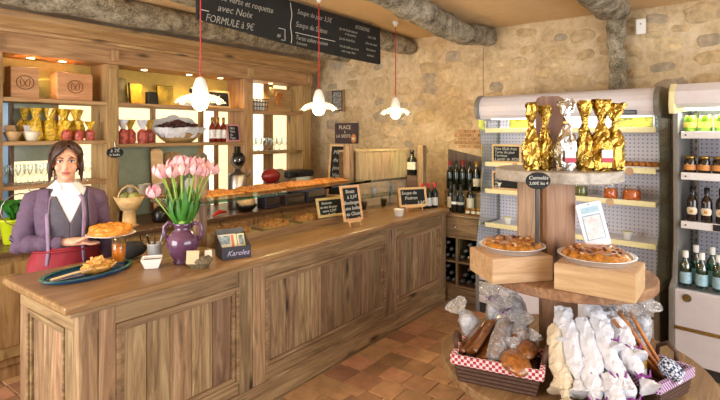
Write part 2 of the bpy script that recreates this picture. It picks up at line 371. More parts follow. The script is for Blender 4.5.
for x0, x1, n in ((1.2, 1.94, 5), (2.145, 3.50, 10), (3.675, 4.48, 6)):
    # raised moulding round the panel
    m = MB(); X0, X1, Z0, Z1 = x0 - 2.8, x1 - 2.8, .215, .80
    for (a0, a1, dy0, dy1) in ((0, .022, -.375, -.33), (.022, .045, -.363, -.33)):
        m.box(X0 + a0, X1 - a0, dy0, dy1, Z0 + a0, Z0 + a1).box(X0 + a0, X1 - a0, dy0, dy1, Z1 - a1, Z1 - a0)
        m.box(X0 + a0, X0 + a1, dy0, dy1, Z0 + a1, Z1 - a1).box(X1 - a1, X1 - a0, dy0, dy1, Z0 + a1, Z1 - a1)
    m.part('panel_moulding', OAKX, ct, bev=.005)
    ws_ = [random.uniform(.75, 1.25) for _ in range(n)]; t = sum(ws_); x = x0 + .045
    for w_ in ws_:
        dx = (x1 - x0 - .09) * w_ / t
        cbox('plank', x + .001, x + dx - .001, FY + .012 + random.uniform(-.002, .002), 2.44, .26, .755, OAKZ, .003); x += dx
# left end of the counter
cbox('end_rail', 1.03, 1.07, 2.44, 3.08, .80, .888, OAKY); cbox('end_rail', 1.03, 1.07, 2.44, 3.08, .15, .24, OAKY)
cbox('end_stile', 1.03, 1.07, 2.44, 2.53, .24, .80, OAKZ); cbox('end_stile', 1.03, 1.07, 2.98, 3.08, .24, .80, OAKZ)
m = MB()
for (a0, a1, d0) in ((0, .02, 1.022), (.02, .04, 1.032)):
    m.box(d0 - 2.8, 1.06 - 2.8, 2.53 + a0 - 2.75, 2.98 - a0 - 2.75, .24 + a0, .24 + a1).box(d0 - 2.8, 1.06 - 2.8, 2.53 + a0 - 2.75, 2.98 - a0 - 2.75, .80 - a1, .80 - a0)
    m.box(d0 - 2.8, 1.06 - 2.8, 2.53 + a0 - 2.75, 2.53 + a1 - 2.75, .24 + a1, .80 - a1).box(d0 - 2.8, 1.06 - 2.8, 2.98 - a1 - 2.75, 2.98 - a0 - 2.75, .24 + a1, .80 - a1)
m.part('panel_moulding', OAKY, ct, bev=.005)
for k in range(3): cbox('plank', 1.045, 1.07, 2.571 + k * .123, 2.692 + k * .123, .28, .76, OAKZ, .003)
# moulded worktop with the display well cut out of it
out = [(.958, 2.355), (4.63, 2.355), (4.63, 3.12), (3.70, 3.12), (3.70, 2.72), (2.06, 2.72), (2.06, 3.12), (.958, 3.12)]
wt = T('counter_worktop', 'waxed brown wooden worktop of the long counter', 'worktop', (2.8, 2.75, .888))
MB().prism([(x - 2.8, y - 2.75) for x, y in out], .022, .062).part('slab', TOPX, wt, bev=.012)
ins = [(.985, 2.37), (4.6, 2.37), (4.6, 3.1), (3.72, 3.1), (3.72, 2.70), (2.04, 2.70), (2.04, 3.1), (.985, 3.1)]
MB().prism([(x - 2.8, y - 2.75) for x, y in ins], 0, .022).part('edge_moulding', OAKX, wt, bev=.008)
# display well behind the ledge
dw = T('display_well', 'recessed wooden display tray behind the counter ledge under the glass shelf', 'display tray', (2.88, 2.9, .785))
MB().box(-.8, .8, -.2, .2, 0, .012).part('tray_bottom', HONX, dw)
MB().box(-.81, .81, -.19, -.165, .012, .225).part('upstand', TOPX, dw, bev=.004)
MB().box(-.8, .8, .185, .2, .012, .15).part('rear_board', HONX, dw)
for x in (-.355, .03, .4): MB().box(x - .003, x + .003, -.16, .18, .012, .2).part('glass_divider', GREENG, dw)
# glass serving shelf on wooden posts
gs = T('glass_shelf', 'curved glass serving shelf on wooden posts over the counter well', 'shelf', (2.75, 2.93, .95))
for x in (-.70, .93):
    MB().box(x - .035, x + .035, -.035, .035, 0, .66 if x > 0 else .52).part('post', OAKZ, gs, bev=.004)
    MB().box(x - .045, x + .045, -.1, .16, .29, .315).part('bracket', STEEL, gs, bev=.003)
pts = [(-.98, -.16)] + [(-.98 + 2.0 * t / 16, -.20 - .05 * math.sin(PI * t / 16)) for t in range(17)] + [(1.02, .2), (-.98, .2)]
MB().prism(pts, .316, .328).part('glass_pane', GREENG, gs, bev=.003)
MB().prism([(-.98 + 2.0 * t / 16, -.205 - .05 * math.sin(PI * t / 16)) for t in range(17)] + [(1.02 - 2.0 * t / 16, -.195 - .05 * math.sin(PI * t / 16)) for t in range(17)], .312, .332).part('glass_lip', glass('lip_glass', (.55, .8, .7, 1), .3), gs)

# ================================================================== BACK CABINETS + WORKTOP + SHELF UNIT
random.seed(11)
for k, x0 in enumerate((.6, 1.42, 2.24, 3.06, 3.88)):
    cb = T('back_cabinet', ['honey wood back cabinet nearest the left edge, behind the counter', 'honey wood back cabinet directly behind the woman', 'honey wood back cabinet behind the purple vase', 'honey wood back cabinet behind the brochure box', 'honey wood back cabinet nearest the stone wall, behind the counter'][k], 'cabinet', (x0 + .41, 4.4, 0), group='back cabinets')
    MB().box(-.405, .405, -.36, .4, .1, .86).box(-.405, .405, -.34, .4, 0, .1).part('body', HONZ, cb, bev=.003)
    for s in (-1, 1):
        d = MB().box(s * .2 - .19, s * .2 + .19, -.385, -.36, .16, .82).part('door', HONZ, cb, bev=.004)
        MB().box(s * .2 - .13, s * .2 + .13, -.392, -.384, .24, .74).part('raised_panel', HONZ, d, bev=.006)
        MB().ell((s * .2 - s * .16, -.4, .6), .014).part('knob', BRASS, d, True)
MB().box(.58, 4.72, 4.0, 4.85, .862, .9).thing('back_worktop', 'dark brown worktop on the back cabinets behind the woman', 'worktop', DRKX, bev=.006)
su = T('shelf_unit', 'tall honey wood shelf unit with cornice along the back wall', 'shelf', (3.1, 4.65, .9))
def sbox(name, x0, x1, y0, y1, z0, z1, mat, bev=.004, parent=None):
    return MB().box(x0 - 3.1, x1 - 3.1, y0 - 4.65, y1 - 4.65, z0 - .9, z1 - .9).part(name, mat, parent or su, bev=bev)
POSTS = ((1.26, 1.39), (2.18, 2.29), (3.74, 3.87), (4.70, 4.86))
for x0, x1 in POSTS:
    sbox('upright', x0, x1, 4.5, 4.82, .9, 2.34, HONZ)
    sbox('pilaster', x0 + .02, x1 - .02, 4.488, 4.502, 1.0, 2.3, HONZ)
    cx_ = (x0 + x1) / 2; sbox('corbel', cx_ - .035, cx_ + .035, 4.44, 4.5, 2.36, 2.47, HONZ, .012)
sbox('header', 1.26, 4.86, 4.48, 4.82, 2.34, 2.5, HONX)
cpts = [(4.82, 2.5), (4.46, 2.5), (4.455, 2.525), (4.43, 2.535), (4.41, 2.57), (4.37, 2.60), (4.365, 2.65), (4.82, 2.65)]
MB().pyz([(y - 4.65, z - .9) for y, z in cpts], -2.6, 1.80).part('cornice', HONX, su, bev=.002)
for b, zs in ((0, (2.0, 1.655, 1.305)), (1, (2.0, 1.62)), (2, (1.985, 1.50))):
    x0, x1 = POSTS[b][1], POSTS[b + 1][0]
    for z in zs: sbox('shelf_board', x0, x1, 4.5, 4.79, z - .033, z, HONX)
sbox('shelf_board', .7, 1.26, 4.5, 4.79, 1.967, 2.0, HONX)
# glazed partition at the back of the shelves, lit by the daylight of the room behind
PB = plain('frosted_pane_cream', '#efe6c4', .3, emit=.75, ecol='#ffefc0', var=.03)
PW = plain('frosted_pane_bright', '#ffffff', .3, emit=1.15, ecol='#fff6d6', var=.02)
PBL = plain('pane_blue_daylight', '#7da3c4', .15, emit=.22, ecol='#8fb4d2', var=.1, sc=4)
PGR = plain('pane_grey_green', '#7f8570', .15, emit=.1, ecol='#9a9f80', var=.25, sc=5)
POL = plain('back_panel_yellow', '#b59a4c', .6, var=.1)
def pane(x0, x1, z0, z1, mat): sbox('back_pane', x0, x1, 4.80, 4.815, z0, z1, mat, 0)
pane(1.39, 2.18, 2.0, 2.34, POL); pane(1.39, 1.52, .9, 1.98, PBL); pane(1.56, 1.86, 1.48, 1.98, PGR); pane(1.56, 1.86, .9, 1.48, PB); pane(1.9, 2.18, .9, 1.98, PB); sbox('back_mullion', 1.52, 1.56, 4.79, 4.82, .9, 2.0, OAKZ); sbox('back_mullion', 1.86, 1.9, 4.79, 4.82, .9, 2.0, HONZ)
pane(2.29, 3.74, 2.0, 2.34, POL); pane(2.29, 2.78, .9, 1.6, PGR); pane(2.29, 3.1, 1.62, 1.98, PB); pane(2.8, 3.35, .9, 1.6, PGR); pane(3.38, 3.55, .9, 2.0, PW); pane(3.59, 3.74, .9, 2.0, PB); pane(3.1, 3.38, 1.6, 2, PB)
sbox('back_mullion', 2.76, 2.82, 4.785, 4.82, .9, 2.0, OAKZ); sbox('back_mullion', 3.33, 3.4, 4.785, 4.82, .9, 2.0, HONZ); sbox('back_mullion', 3.54, 3.6, 4.785, 4.82, .9, 2.0, HONZ)
pane(3.87, 4.02, .9, 2.34, PB); pane(4.08, 4.3, .9, 2.34, PW); pane(4.44, 4.7, .9, 2.34, PB); sbox('back_mullion', 4.01, 4.09, 4.785, 4.82, .9, 2.34, HONZ); sbox('back_mullion', 4.29, 4.45, 4.785, 4.82, .9, 2.34, HONZ)
LED = plain('downlight_lens', '#fff3d0', .3, emit=18, ecol='#ffe2a0')
for x in (1.62, 1.86, 2.6, 3.1, 3.5, 4.25):
    d = MB().lathe([(.03, 0), (.03, .006)], 14).part('downlight', LED, su, loc=(x - 3.1, -.03, 2.333 - .9))
    MB().lathe([(.03, 0), (.04, 0), (.04, .007), (.03, .007)], 14, caps=False).part('trim_ring', CHROME, d)
    spot('downlight_beam', (x, 4.62, 2.325), 9, (1, .74, .36), 140)

# ================================================================== HANGING MENU BOARD
mb_ = T('menu_board', 'long hanging black menu chalkboard with French handwriting above the counter', 'chalkboard', (3.12, 2.94, 2.44))
MB().pxz([(-1.09, .055), (-.8, .04), (-.4, .015), (0, .0), (.5, -.012), (1.08, -.015), (1.09, .0), (1.08, .36), (-1.08, .375), (-1.10, .3), (-1.09, .18)], -.012, .012).part('slate', CHALK, mb_, bev=.002)
DIM = plain('dusty_chalk', '#9a988f', .95, var=.3, sc=40)
tx = lambda s, size, x, z, sx=1.0: text(s, size * .86, DIM, mb_, (x, -.0135, z), sx=sx * .95, shear=.3)
tx('la carte du jour', .075, -.95, .315); tx('Salade verte et roquette', .078, -1.0, .225, .95); tx('avec Noix', .085, -.93, .145, 1.1); tx('FORMULE à 9€', .088, -1.03, .055, .92); tx('80', .045, -.36, .045)
for p in ([(-1.07, .095), (-1.07, .125), (-1.0, .125)], [(-.34, .12), (-.27, .12), (-.27, .03), (-.31, .03)], [(-1.07, .07), (-1.07, .045), (-1.05, .045)]):
    stroke([(x, -.0125, z) for x, z in p], .003, INK, mb_)
stroke([(-.2 + .008 * math.sin(k), -.0125, .02 + k * .03) for k in range(12)], .003, INK, mb_)
tx('Soupe du jour 3,5€', .072, -.13, .275, .95); tx('Soupe de Saison', .078, -.15, .165, .95)
stroke([(-.15, -.0125, .115), (.36, -.0125, .115)], .003, INK, mb_)
tx('Tartes salées maison', .062, -.15, .06, .95); tx('boissons', .045, -.14, .02)
tx('BOISSONS', .06, .66, .285); tx('Jus de fruits maison', .042, .42, .235); tx('et de pommes', .036, .5, .2); tx('Jus de fruits frais', .042, .42, .145); tx('Vin de table au verre', .042, .42, .075); tx('rosé, rouge, blanc', .036, .45, .035)
tx('Café 1,50€', .038, .86, .225); tx('Chocolat chaud', .038, .82, .16); tx('Thé, infusions', .036, .83, .1); tx('Limonade', .036, .85, .045)
for x in (-.95, .95): MB().tube([(x, .004, .36), (x, .004, .4)], .004, 6).part('hook', STEEL, mb_)
# ================================================================== PENDANT LAMPS
BULB = plain('glowing_bulb', '#fff2d0', .3, emit=30, ecol='#ffdf9c', var=.01)
GLINT = plain('glowing_glint_bead', '#fff2d0', .3, emit=5, ecol='#ffe3a8', var=.01)  # glow that imitates glints on the lamp glass, no light source
SHADEG = glass('fluted_lamp_glass', (.98, .98, .96, 1), .12, .08)
_nt = SHADEG.node_tree; _o = _nt.nodes['Material Output']; _p = _o.inputs[0].links[0].from_socket; _t = _nt.nodes.new('ShaderNodeBsdfTranslucent'); _t.inputs[0].default_value = (.95, .92, .84, 1)
_m = _nt.nodes.new('ShaderNodeMixShader'); _m.inputs[0].default_value = .14; _nt.links.new(_p, _m.inputs[1]); _nt.links.new(_t.outputs[0], _m.inputs[2]); _nt.links.new(_m.outputs[0], _o.inputs[0])
def lamp(x, label):
    l = T('pendant_lamp', label, 'lamp', (x, 2.74, 1.9), group='pendant lamps')
    cd = MB().tube([(0, 0, .17), (.002, 0, .5), (0, 0, CH - 1.9 - .01)], .0045, 6).part('cord', RED, l)
    MB().lathe([(.035, CH - 1.9), (.03, CH - 1.92), (.006, CH - 1.955)], 12).part('ceiling_rose', CERAM, l, True)
    MB().lathe([(.012, .18), (.03, .165), (.045, .12), (.05, .075), (.036, .07), (.03, .075)], 16).part('lamp_holder', CERAM, l, True)
    MB().lathe([(.036, .074), (.075, .06), (.11, .045), (.14, .02), (.15, .008), (.148, .012), (.137, .026), (.108, .052), (.074, .066)], 36, lobes=9, lam=.1, caps=False).part('lamp_shade', SHADEG, l, True)
    MB().ell((0, 0, .02), (.052, .052, .058)).part('bulb', BULB, l, True)
    for k in range(4):  # beads added on the shade rim as painted glints
        a = k * PI / 2 + R(37.2); q = MB().ell((.118 * math.cos(a), .118 * math.sin(a), .022), (.017, .017, .02), 10, 6).part('glint_bead', GLINT, l, True)
    point('pendant_glow', (x, 2.74, 1.86), 13, (1, .75, .42), .05)
lamp(1.92, 'glowing pendant lamp nearest the woman, in front of the shelf bottles')
lamp(3.05, 'glowing pendant lamp in the middle, beside the shelf unit end')
lamp(4.2, 'glowing pendant lamp nearest the stone wall, right of the menu board')

# ================================================================== WINE CABINET
wc = T('wine_cabinet', 'low wooden wine cabinet with drawer and bottle racks at counter end', 'cabinet', (4.86, 2.30, 0))
OZ, OY = OAKZ, OAKY
MB().box(-.21, .2, -.26, .25, 0, .14).part('plinth', OY, wc, bev=.004)
for y in (-.25, -.005, .24): MB().box(-.2, .2, y - .012, y + .012, .14, .86).part('divider', OZ, wc, bev=.002)
MB().box(.18, .2, -.25, .25, .14, .86).part('back_board', DRKZ, wc)
for z in (.14, .385, .64): MB().box(-.195, .18, -.25, .25, z, z + .02).part('rack_board', OY, wc, bev=.002)
dr = MB().box(-.215, .17, -.24, .24, .665, .855).part('drawer', OY, wc, bev=.005); MB().ell((-.228, .0, .76), .016).part('knob', CHROME, dr, True)
MB().box(-.22, .21, -.27, .26, .86, .89).part('top_board', OY, wc, bev=.005)
MB().box(.02, .2, -.26, .25, .89, 1.10).part('riser', OY, wc, bev=.004)
MB().pyz([(-.3, 0.05), (.3, 0.05), (.3, .68), (-.3, .56)], .205, .225).part('sloped_sheet', DRKZ, wc, loc=(0, 0, .86))  # dark upright sheet with a sloping top behind the bottles
# --- bottle maker
def bottle_mesh(h=.31, r=.038, n=12):
    return MB().lathe([(.0, .004), (r * .9, 0), (r, .008), (r, h * .58), (r * .85, h * .66), (r * .42, h * .75), (r * .37, h * .9), (r * .45, h * .91), (r * .45, h * .935), (r * .4, h)], n)
WINE = plain('dark_wine_glass', '#141a12', .08, var=.1, coat=.6); BEER = plain('amber_beer_glass', '#1f0f06', .08, coat=.6)
GRB = glass('green_bottle_glass', (.18, .62, .38, 1), .4); LBL = plain('cream_label', '#e2d8c0', .7, var=.05); LBLW = plain('white_label', '#eeeeea', .7)
def bottle(name, label, loc, group, h=.31, r=.038, mat=None, capm=None, lab=None, lz=(.16, .42), rz=0, rot=None, protos={}):
    key = (name, h, r, mat and mat.name, capm and capm.name, lab and lab.name)
    if key in protos: return copy_tree(protos[key], None, loc, rot or rz, label)
    b = T(name, label, 'bottle', loc, rz, group, rot)
    bottle_mesh(h, r).part('glass_body', mat or WINE, b, True)
    if capm: MB().lathe([(r * .5, h * .82), (r * .5, h + .002), (0, h + .003)], 10, caps=False).part('capsule', capm, b, True)
    if lab: MB().lathe([(r * 1.015, h * lz[0]), (r * 1.015, h * lz[1])], 14, caps=False).part('label', lab, b, True)
    protos[key] = b; return b
RCAP = plain('red_capsule', '#8e1c20', .35); BCAP = plain('black_capsule', '#1c1a1c', .35); GCAP = plain('gold_capsule', '#b7903e', .3, .6)
ROWP = ('bottom row left', 'bottom row middle', 'bottom row right', 'second row left', 'second row right', 'top')
PEW = plain('pewter_capsule', '#6e6e72', .35, .4)
for cy in (-.127, .117):
    for zi in (.16, .405):
        for k in range(6):
            y = cy + (-.075, 0, .075, -.045, .04, -.005)[k]; z = zi + (.045, .045, .045, .11, .11, .175)[k]
            if zi > .4 and k == 5: z -= .0
            racked = 'dark wine bottle lying in the rack, %s %s compartment, %s' % ('lower' if zi < .3 else 'upper', 'right' if cy < 0 else 'left', ROWP[(2, 1, 0, 4, 3, 5)[k]])
            bottle('racked_bottle', racked, (4.98, 2.30 + y, z), 'bottles lying in the wine rack', h=.3, r=.034, mat=WINE, capm=PEW, rot=(0, R(-90), 0))
cap7 = (RCAP, BCAP, RCAP, BCAP, GCAP, BCAP, GCAP)
for k in range(7):
    y = 2.53 - k * .078
    bottle('wine_bottle', ['tall dark wine bottle at the left end of the back row', 'second dark wine bottle in the back row from the left', 'third dark wine bottle in the back row from the left', 'middle dark wine bottle in the back row', 'dark wine bottle with cream label, fifth in the back row', 'dark wine bottle with grey label, sixth in the back row', 'dark wine bottle at right end of the back row by the cooler'][k],
           (4.975, y, 1.102), 'wine bottles on the riser', h=.31 + .006 * (k % 3), mat=WINE, capm=cap7[k], lab=LBL if k in (4, 6) else (plain('grey_label', '#7d837c', .7) if k == 5 else None))
for k, (y, lb) in enumerate(((2.44, LBL), (2.22, LBL))):
    bottle('wine_bottle', ['dark wine bottle with cream label in front row near the counter', 'dark wine bottle with wide cream label in front row centre'][k], (4.82, y, .892), 'wine bottles in front of the riser', h=.305, mat=WINE, capm=BCAP, lab=lb, lz=(.12, .5))
for k, y in enumerate((2.36, 2.29)):
    b = bottle('wine_bottle', ['dark bottle with white teardrop label, left of the pair', 'dark bottle with white teardrop label, right of the pair'][k], (4.745, y, .892), 'teardrop label bottles', h=.29, r=.036, mat=BLACK, capm=BCAP)
    if k == 0: MB().lathe([(0, .06), (.032, .075), (.037, .09), (.0372, .11), (.03, .13), (.012, .155), (0, .165)], 14).part('teardrop_label', LBLW, b, True); MB().ell((0, 0, .185), (.015, .038, .014)).part('round_label', LBLW, b, True)
    else:
        for c_ in [q for q in bpy.data.objects if q.name.startswith(('teardrop_label', 'round_label')) and q.parent and q.parent != b]: copy_tree(c_, b)
for k, y in enumerate((2.07, 2.13, 2.19, 2.47)):
    j = T('preserve_jar', ['small amber preserve jar on wine cabinet, rightmost', 'small amber preserve jar on wine cabinet, second from right', 'small amber preserve jar on wine cabinet, third from right', 'small preserve jar on wine cabinet beside the counter'][k], 'jar', (4.70, y, .891), group='preserve jars')
    MB().lathe([(.02, 0), (.024, .006), (.024, .05), (.02, .056)], 12).part('jar_body', plain('amber_preserve', '#8a4a14', .2, var=.3), j, True); MB().lathe([(.023, .056), (.023, .068)], 12).part('lid', GCAP, j, True)
    MB().lathe([(.0245, .014), (.0245, .042)], 12, caps=False).part('label', LBL, j, True)
for k in range(3):
    bottle('red_cap_bottle', ['dark bottle with red cap on counter end, nearest the slate sign', 'dark bottle with red cap on counter end, middle of three', 'dark bottle with red cap on counter end, nearest the wine cabinet'][k], (4.42 + k * .075, 2.56 - k * .03, .951), 'red capped bottles', h=.255, r=.034, mat=BLACK, capm=plain('bright_red_cap', '#b5202a', .35), lab=LBLW, lz=(.1, .42))

# ================================================================== MIDDLE COOLER (curved glass sides)
ck = T('display_cooler', 'white upright display cooler with glass sides and lit canopy against stone wall', 'cooler', (4.43, 1.245, 0), R(-95))
HWc = .77
MB().box(-HWc, HWc, .02, .47, 0, .1).part('plinth', DGREY, ck)
for z0, z1 in ((.1, .30), (.315, .52)): MB().box(-HWc + .03, HWc - .03, 0, .05, z0, z1).part('front_panel', LAV, ck, bev=.01)
MB().box(-HWc + .03, HWc - .03, .004, .05, .30, .316).part('trim_strip', STEEL, ck)
MB().box(-HWc + .02, HWc - .02, .05, .47, .1, .5).part('base_tank', LAV, ck)
def dots(name, c1, c2, sc):
    m, nt, bs = base(name); v, oi = coords(nt, rnd=False)
    vo = nt.nodes.new('ShaderNodeTexVoronoi'); vo.inputs['Scale'].default_value = sc; vo.inputs['Randomness'].default_value = 0; vo.voronoi_dimensions = '3D'; link(nt, v, vo.inputs['Vector'])
    link(nt, ramp(nt, vo.outputs['Distance'], [(.24, rgb(c2)), (.3, rgb(c1))]), bs.inputs['Base Color']); bs.inputs['Roughness'].default_value = .4; return m
PERF = dots('perforated_white_steel', '#cfccd8', '#6f6d7c', 30)
MB().box(-HWc + .03, HWc - .03, .44, .465, .5, 1.93).part('perforated_back', PERF, ck)
side = [(0, .1), (.0, .5), (-.02, .62), (.06, 1.0), (.09, 1.4), (.06, 1.72), (.02, 1.82), (.04, 1.9), (.47, 1.9), (.47, .1)]
for s in (-1, 1):
    x = s * (HWc - .012); MB().pyz(side[1:], x - .004, x + .004).part('glass_side', GREENG, ck)
    MB().pyz([(0, .0), (0, .52), (.475, .52), (.475, 0)], x - .02, x + .02).part('side_skirt', GREY, ck, bev=.01)
    MB().pyz([(-.02 + .11 * math.cos(a) * 1.0 + .1, 1.95 + .13 * math.sin(a)) for a in [R(90 + 20 * k) for k in range(8)]] + [(.2, 1.84), (.475, 1.84), (.475, 2.08)], x - .022, x + .022).part('canopy_end_cap', GREY, ck, bev=.008)
    MB().tube([(x, .44, .5), (x, .44, 1.9)], .014, 6).part('corner_post', GREY, ck)
prof = [(.1 + .105 * math.cos(R(90 + 20 * k)), 1.95 + .125 * math.sin(R(90 + 20 * k))) for k in range(8)]
MB().pyz(prof + [(.16, 1.86), (.47, 1.9), (.47, 2.075)], -HWc + .03, HWc - .03).part('canopy', LAV, ck, bev=.004)
TUBE = plain('fluorescent_tube', '#ffffff', .3, emit=2, ecol='#fbfff2', var=.01)
MB().tube([(-HWc + .08, .17, 1.862), (HWc - .08, .17, 1.862)], .013, 8).part('light_tube', TUBE, ck, True)
MB().box(.40, .62, -.012, .02, 1.865, 1.9).part('control_display', BLACK, ck, bev=.006); MB().box(.47, .53, -.0135, -.011, 1.878, 1.889).part('red_readout', plain('red_digits', '#d0202a', .4, emit=2), ck)
LZ = (.84, 1.17, 1.43, 1.755)
for z in LZ:
    sh = MB().box(-HWc + .04, HWc - .04, .12, .44, z - .02, z).part('shelf', WHITE, ck, bev=.002)
    MB().box(-HWc + .04, HWc - .04, .105, .12, z - .032, z + .012).part('price_strip', CREAM, sh, bev=.003)
area('cooler_tube_light', at(ck, 0, .2, 1.84), (0, 0, R(-95)), 1.3, .05, 4.5, (1, 1, .93))
# products in the cooler
LEMON = plain('lemon_picture', '#a8a626', .5, var=.85, sc=16, hue=.0)
for x, w_, lb in ((-.52, .2, 'yellow green fruit picture in the left top of the cooler'), (.5, .3, 'yellow lemon picture in the right top of the cooler')):
    p = T('fruit_picture', lb, 'picture', at(ck, x, .40, LZ[3] + .001), R(-95)); MB().box(-w_ / 2, w_ / 2, 0, .012, .0, .11).part('card', LEMON, p); MB().box(-w_ / 2 - .01, w_ / 2 + .01, .003, .016, 0, .115).part('backing', WHITE, p)
for k, (z, ls) in enumerate(((1.545, ('Nos Œufs frais', 'Tarte du jour', 'Terrines', 'à partir de 3€00')), (1.27, ('Nos', 'Soupes', 'de', 'jour')))):
    s = T('cooler_chalkboard', ['framed chalkboard with handwriting in upper left of the cooler', 'framed chalkboard low in the left of the cooler'][k], 'chalkboard', at(ck, -.55, .2, LZ[2 - k] + .001), R(-95))
    MB().box(-.15, .15, -.01, .01, 0, .18).part('frame', PALEW, s, bev=.003); MB().box(-.13, .13, -.013, -.009, .02, .16).part('slate', CHALK, s)
    for i, l in enumerate(ls): text(l, .038, INK, s, (-.12, -.014, .125 - i * .033))
VEG = plain('orange_vegetables', '#d2691e', .5, var=.5, sc=50, bmp=.5); GRN = plain('mixed_green_salad', '#6a6a2c', .6, var=.5, sc=50, bmp=.5)
for k, (x, mt, lb) in enumerate(((.02, GRN, 'jar of green pickles in the cooler, left of the orange jars'), (.14, GRN, 'jar of mixed green pickles in the cooler centre'), (.38, VEG, 'jar of orange vegetables in the cooler, left one'), (.54, VEG, 'large jar of orange vegetables in the cooler, right one'))):
    j = T('pickle_jar', lb, 'jar', at(ck, x, .2, LZ[1] + .001), R(-95), 'pickle jars in the cooler'); w_ = .052 if k < 3 else .065
    MB().lathe([(w_ * .9, .003), (w_, .02), (w_, .07), (w_ * .8, .085)], 12, jit=.1).part('contents', mt, j); MB().lathe([(w_, 0), (w_ * 1.05, .01), (w_ * 1.05, .09), (w_ * .85, .105), (w_ * .85, .12)], 14, caps=False).part('jar_glass', JAR, j, True)
BREAD = plain('baked_crust', '#b9782f', .6, var=.4, sc=40, bmp=.6)
sw = T('sandwich_tray', 'long tray of filled sandwiches in the right of the cooler', 'food tray', at(ck, .55, .22, LZ[2] + .001), R(-95)); MB().box(-.2, .2, -.07, .07, 0, .02).part('tray', WHITE, sw, bev=.005)
for k in range(8): MB().ell((-.17 + k * .048, random.uniform(-.01, .01), .035), (.028, .06, .024), 10, 6).rough(.006, 40).part('sandwich', BREAD, sw, True)
for k, (x, z, lb) in enumerate(((.545, LZ[2], 'round kraft price tag under the sandwich tray'), (.40, LZ[1], 'round kraft price tag under the orange jars'), (.1, LZ[1], 'round kraft price tag under the green pickles'), (-.42, LZ[2], 'round kraft price tag left of the gold bags'))):
    g = MB().tube([(0, 0, .028), (0, -.004, .028)], .03, 18).thing('price_tag', lb, 'price tag', KRAFT, at(ck, x, .103, z - .045), R(-95), 'kraft price tags')
for k, (x, z, lb) in enumerate(((-.1, LZ[0], 'pale packet on low cooler shelf, left'), (.5, LZ[0], 'pale packet on low cooler shelf, right'), (-.62, LZ[1], 'small white pot on left cooler shelf'), (-.55, LZ[0], 'small white pot on lowest left cooler shelf'))):
    g = T('dairy_pot', lb, 'food pot', at(ck, x, .22, z + .001), R(-95)); MB().lathe([(.03, 0), (.038, .06), (.04, .062)], 14).part('pot', CERAM, g, True); MB().lathe([(.042, .062), (.042, .068)], 14).part('lid', CREAM, g)

# ================================================================== RIGHT FRIDGE
fk = T('open_fridge', 'white open fronted drinks fridge at the right edge', 'fridge', (4.17, -.10, 0), R(-97))
HW = .5
MB().box(-HW, HW, .03, .6, 0, .08).part('plinth', DGREY, fk)
for z0, z1 in ((.08, .315), (.335, .60)): MB().box(-HW + .03, HW - .03, 0, .05, z0, z1).part('front_panel', LAV, fk, bev=.008)
MB().box(-HW + .03, HW - .03, -.006, .05, .315, .335).part('handle_strip', BRASS, fk, bev=.004)
MB().tube([(-.39, .0, .55), (-.39, -.008, .55)], .028, 18).part('round_badge', plain('bronze_badge', '#8a7d63', .35, .6), fk); MB().tube([(-.39, -.008, .55), (-.39, -.011, .55)], .016, 14).part('badge_ring', BRASS, fk)
MB().box(-HW + .03, HW - .03, .05, .6, .08, .57).part('base_tank', LAV, fk)
MB().box(-HW + .03, HW - .03, .56, .6, .57, 2.0).part('perforated_back', PERF, fk)
for s in (-1, 1):
    x = s * (HW - .012); MB().pyz([(.0, 0), (.0, .6), (.10, .66), (.14, .9), (.12, 1.9), (.60, 1.98), (.6, 0)], x - .018, x + .018).part('side_panel', GREY, fk, bev=.006)
    MB().pyz([(.015, 1.86), (-.0, 1.92), (.01, 2.02), (.06, 2.08), (.6, 2.08), (.6, 1.9)], x - .02, x + .02).part('canopy_end_cap', CREAM, fk, bev=.006)
    xs = s * (HW - .07); MB().box(xs - .014, xs + .014, .52, .56, .58, 1.95).part('slotted_rail', STEEL, fk)
    for k in range(22): MB().box(xs - .004, xs + .004, .517, .522, .62 + k * .06, .65 + k * .06).part('rail_slot', DGREY, fk)
MB().pyz([(.06, 1.9), (.0, 1.93), (.012, 2.02), (.06, 2.075), (.58, 2.075), (.58, 1.93)], -HW + .03, HW - .03).part('canopy', LAV, fk, bev=.006)
MB().tube([(-HW + .06, .15, 1.895), (HW - .06, .15, 1.895)], .013, 8).part('light_tube', TUBE, fk, True)
area('fridge_tube_light', at(fk, 0, .18, 1.875), (0, 0, R(-97)), .9, .05, 8, (1, 1, .95))
FZ = (1.07, 1.425, 1.725)
for z in FZ:
    sh = MB().box(-HW + .05, HW - .05, .12, .56, z - .02, z).part('shelf', WHITE, fk, bev=.002)
    MB().box(-HW + .05, HW - .05, .105, .12, z - .045, z + .008).part('shelf_edge', WHITE, sh, bev=.003); MB().tube([(-HW + .08, .105, z - .02), (-HW + .08, .101, z - .02)], .006, 8).part('rivet', DGREY, sh)
MB().box(-.255, -.205, .1, .106, FZ[0] - .04, FZ[0] + .004).part('price_display', BLACK, fk)
GCAN = plain('green_can', '#6f9a1c', .3, .3, var=.15); YLB = plain('yellow_label', '#e8d060', .5, var=.2, sc=60); ORL = plain('orange_label', '#d9934a', .5, var=.3, sc=70)
pos = ['leftmost', 'second', 'third', 'fourth', 'fifth', 'sixth', 'seventh']
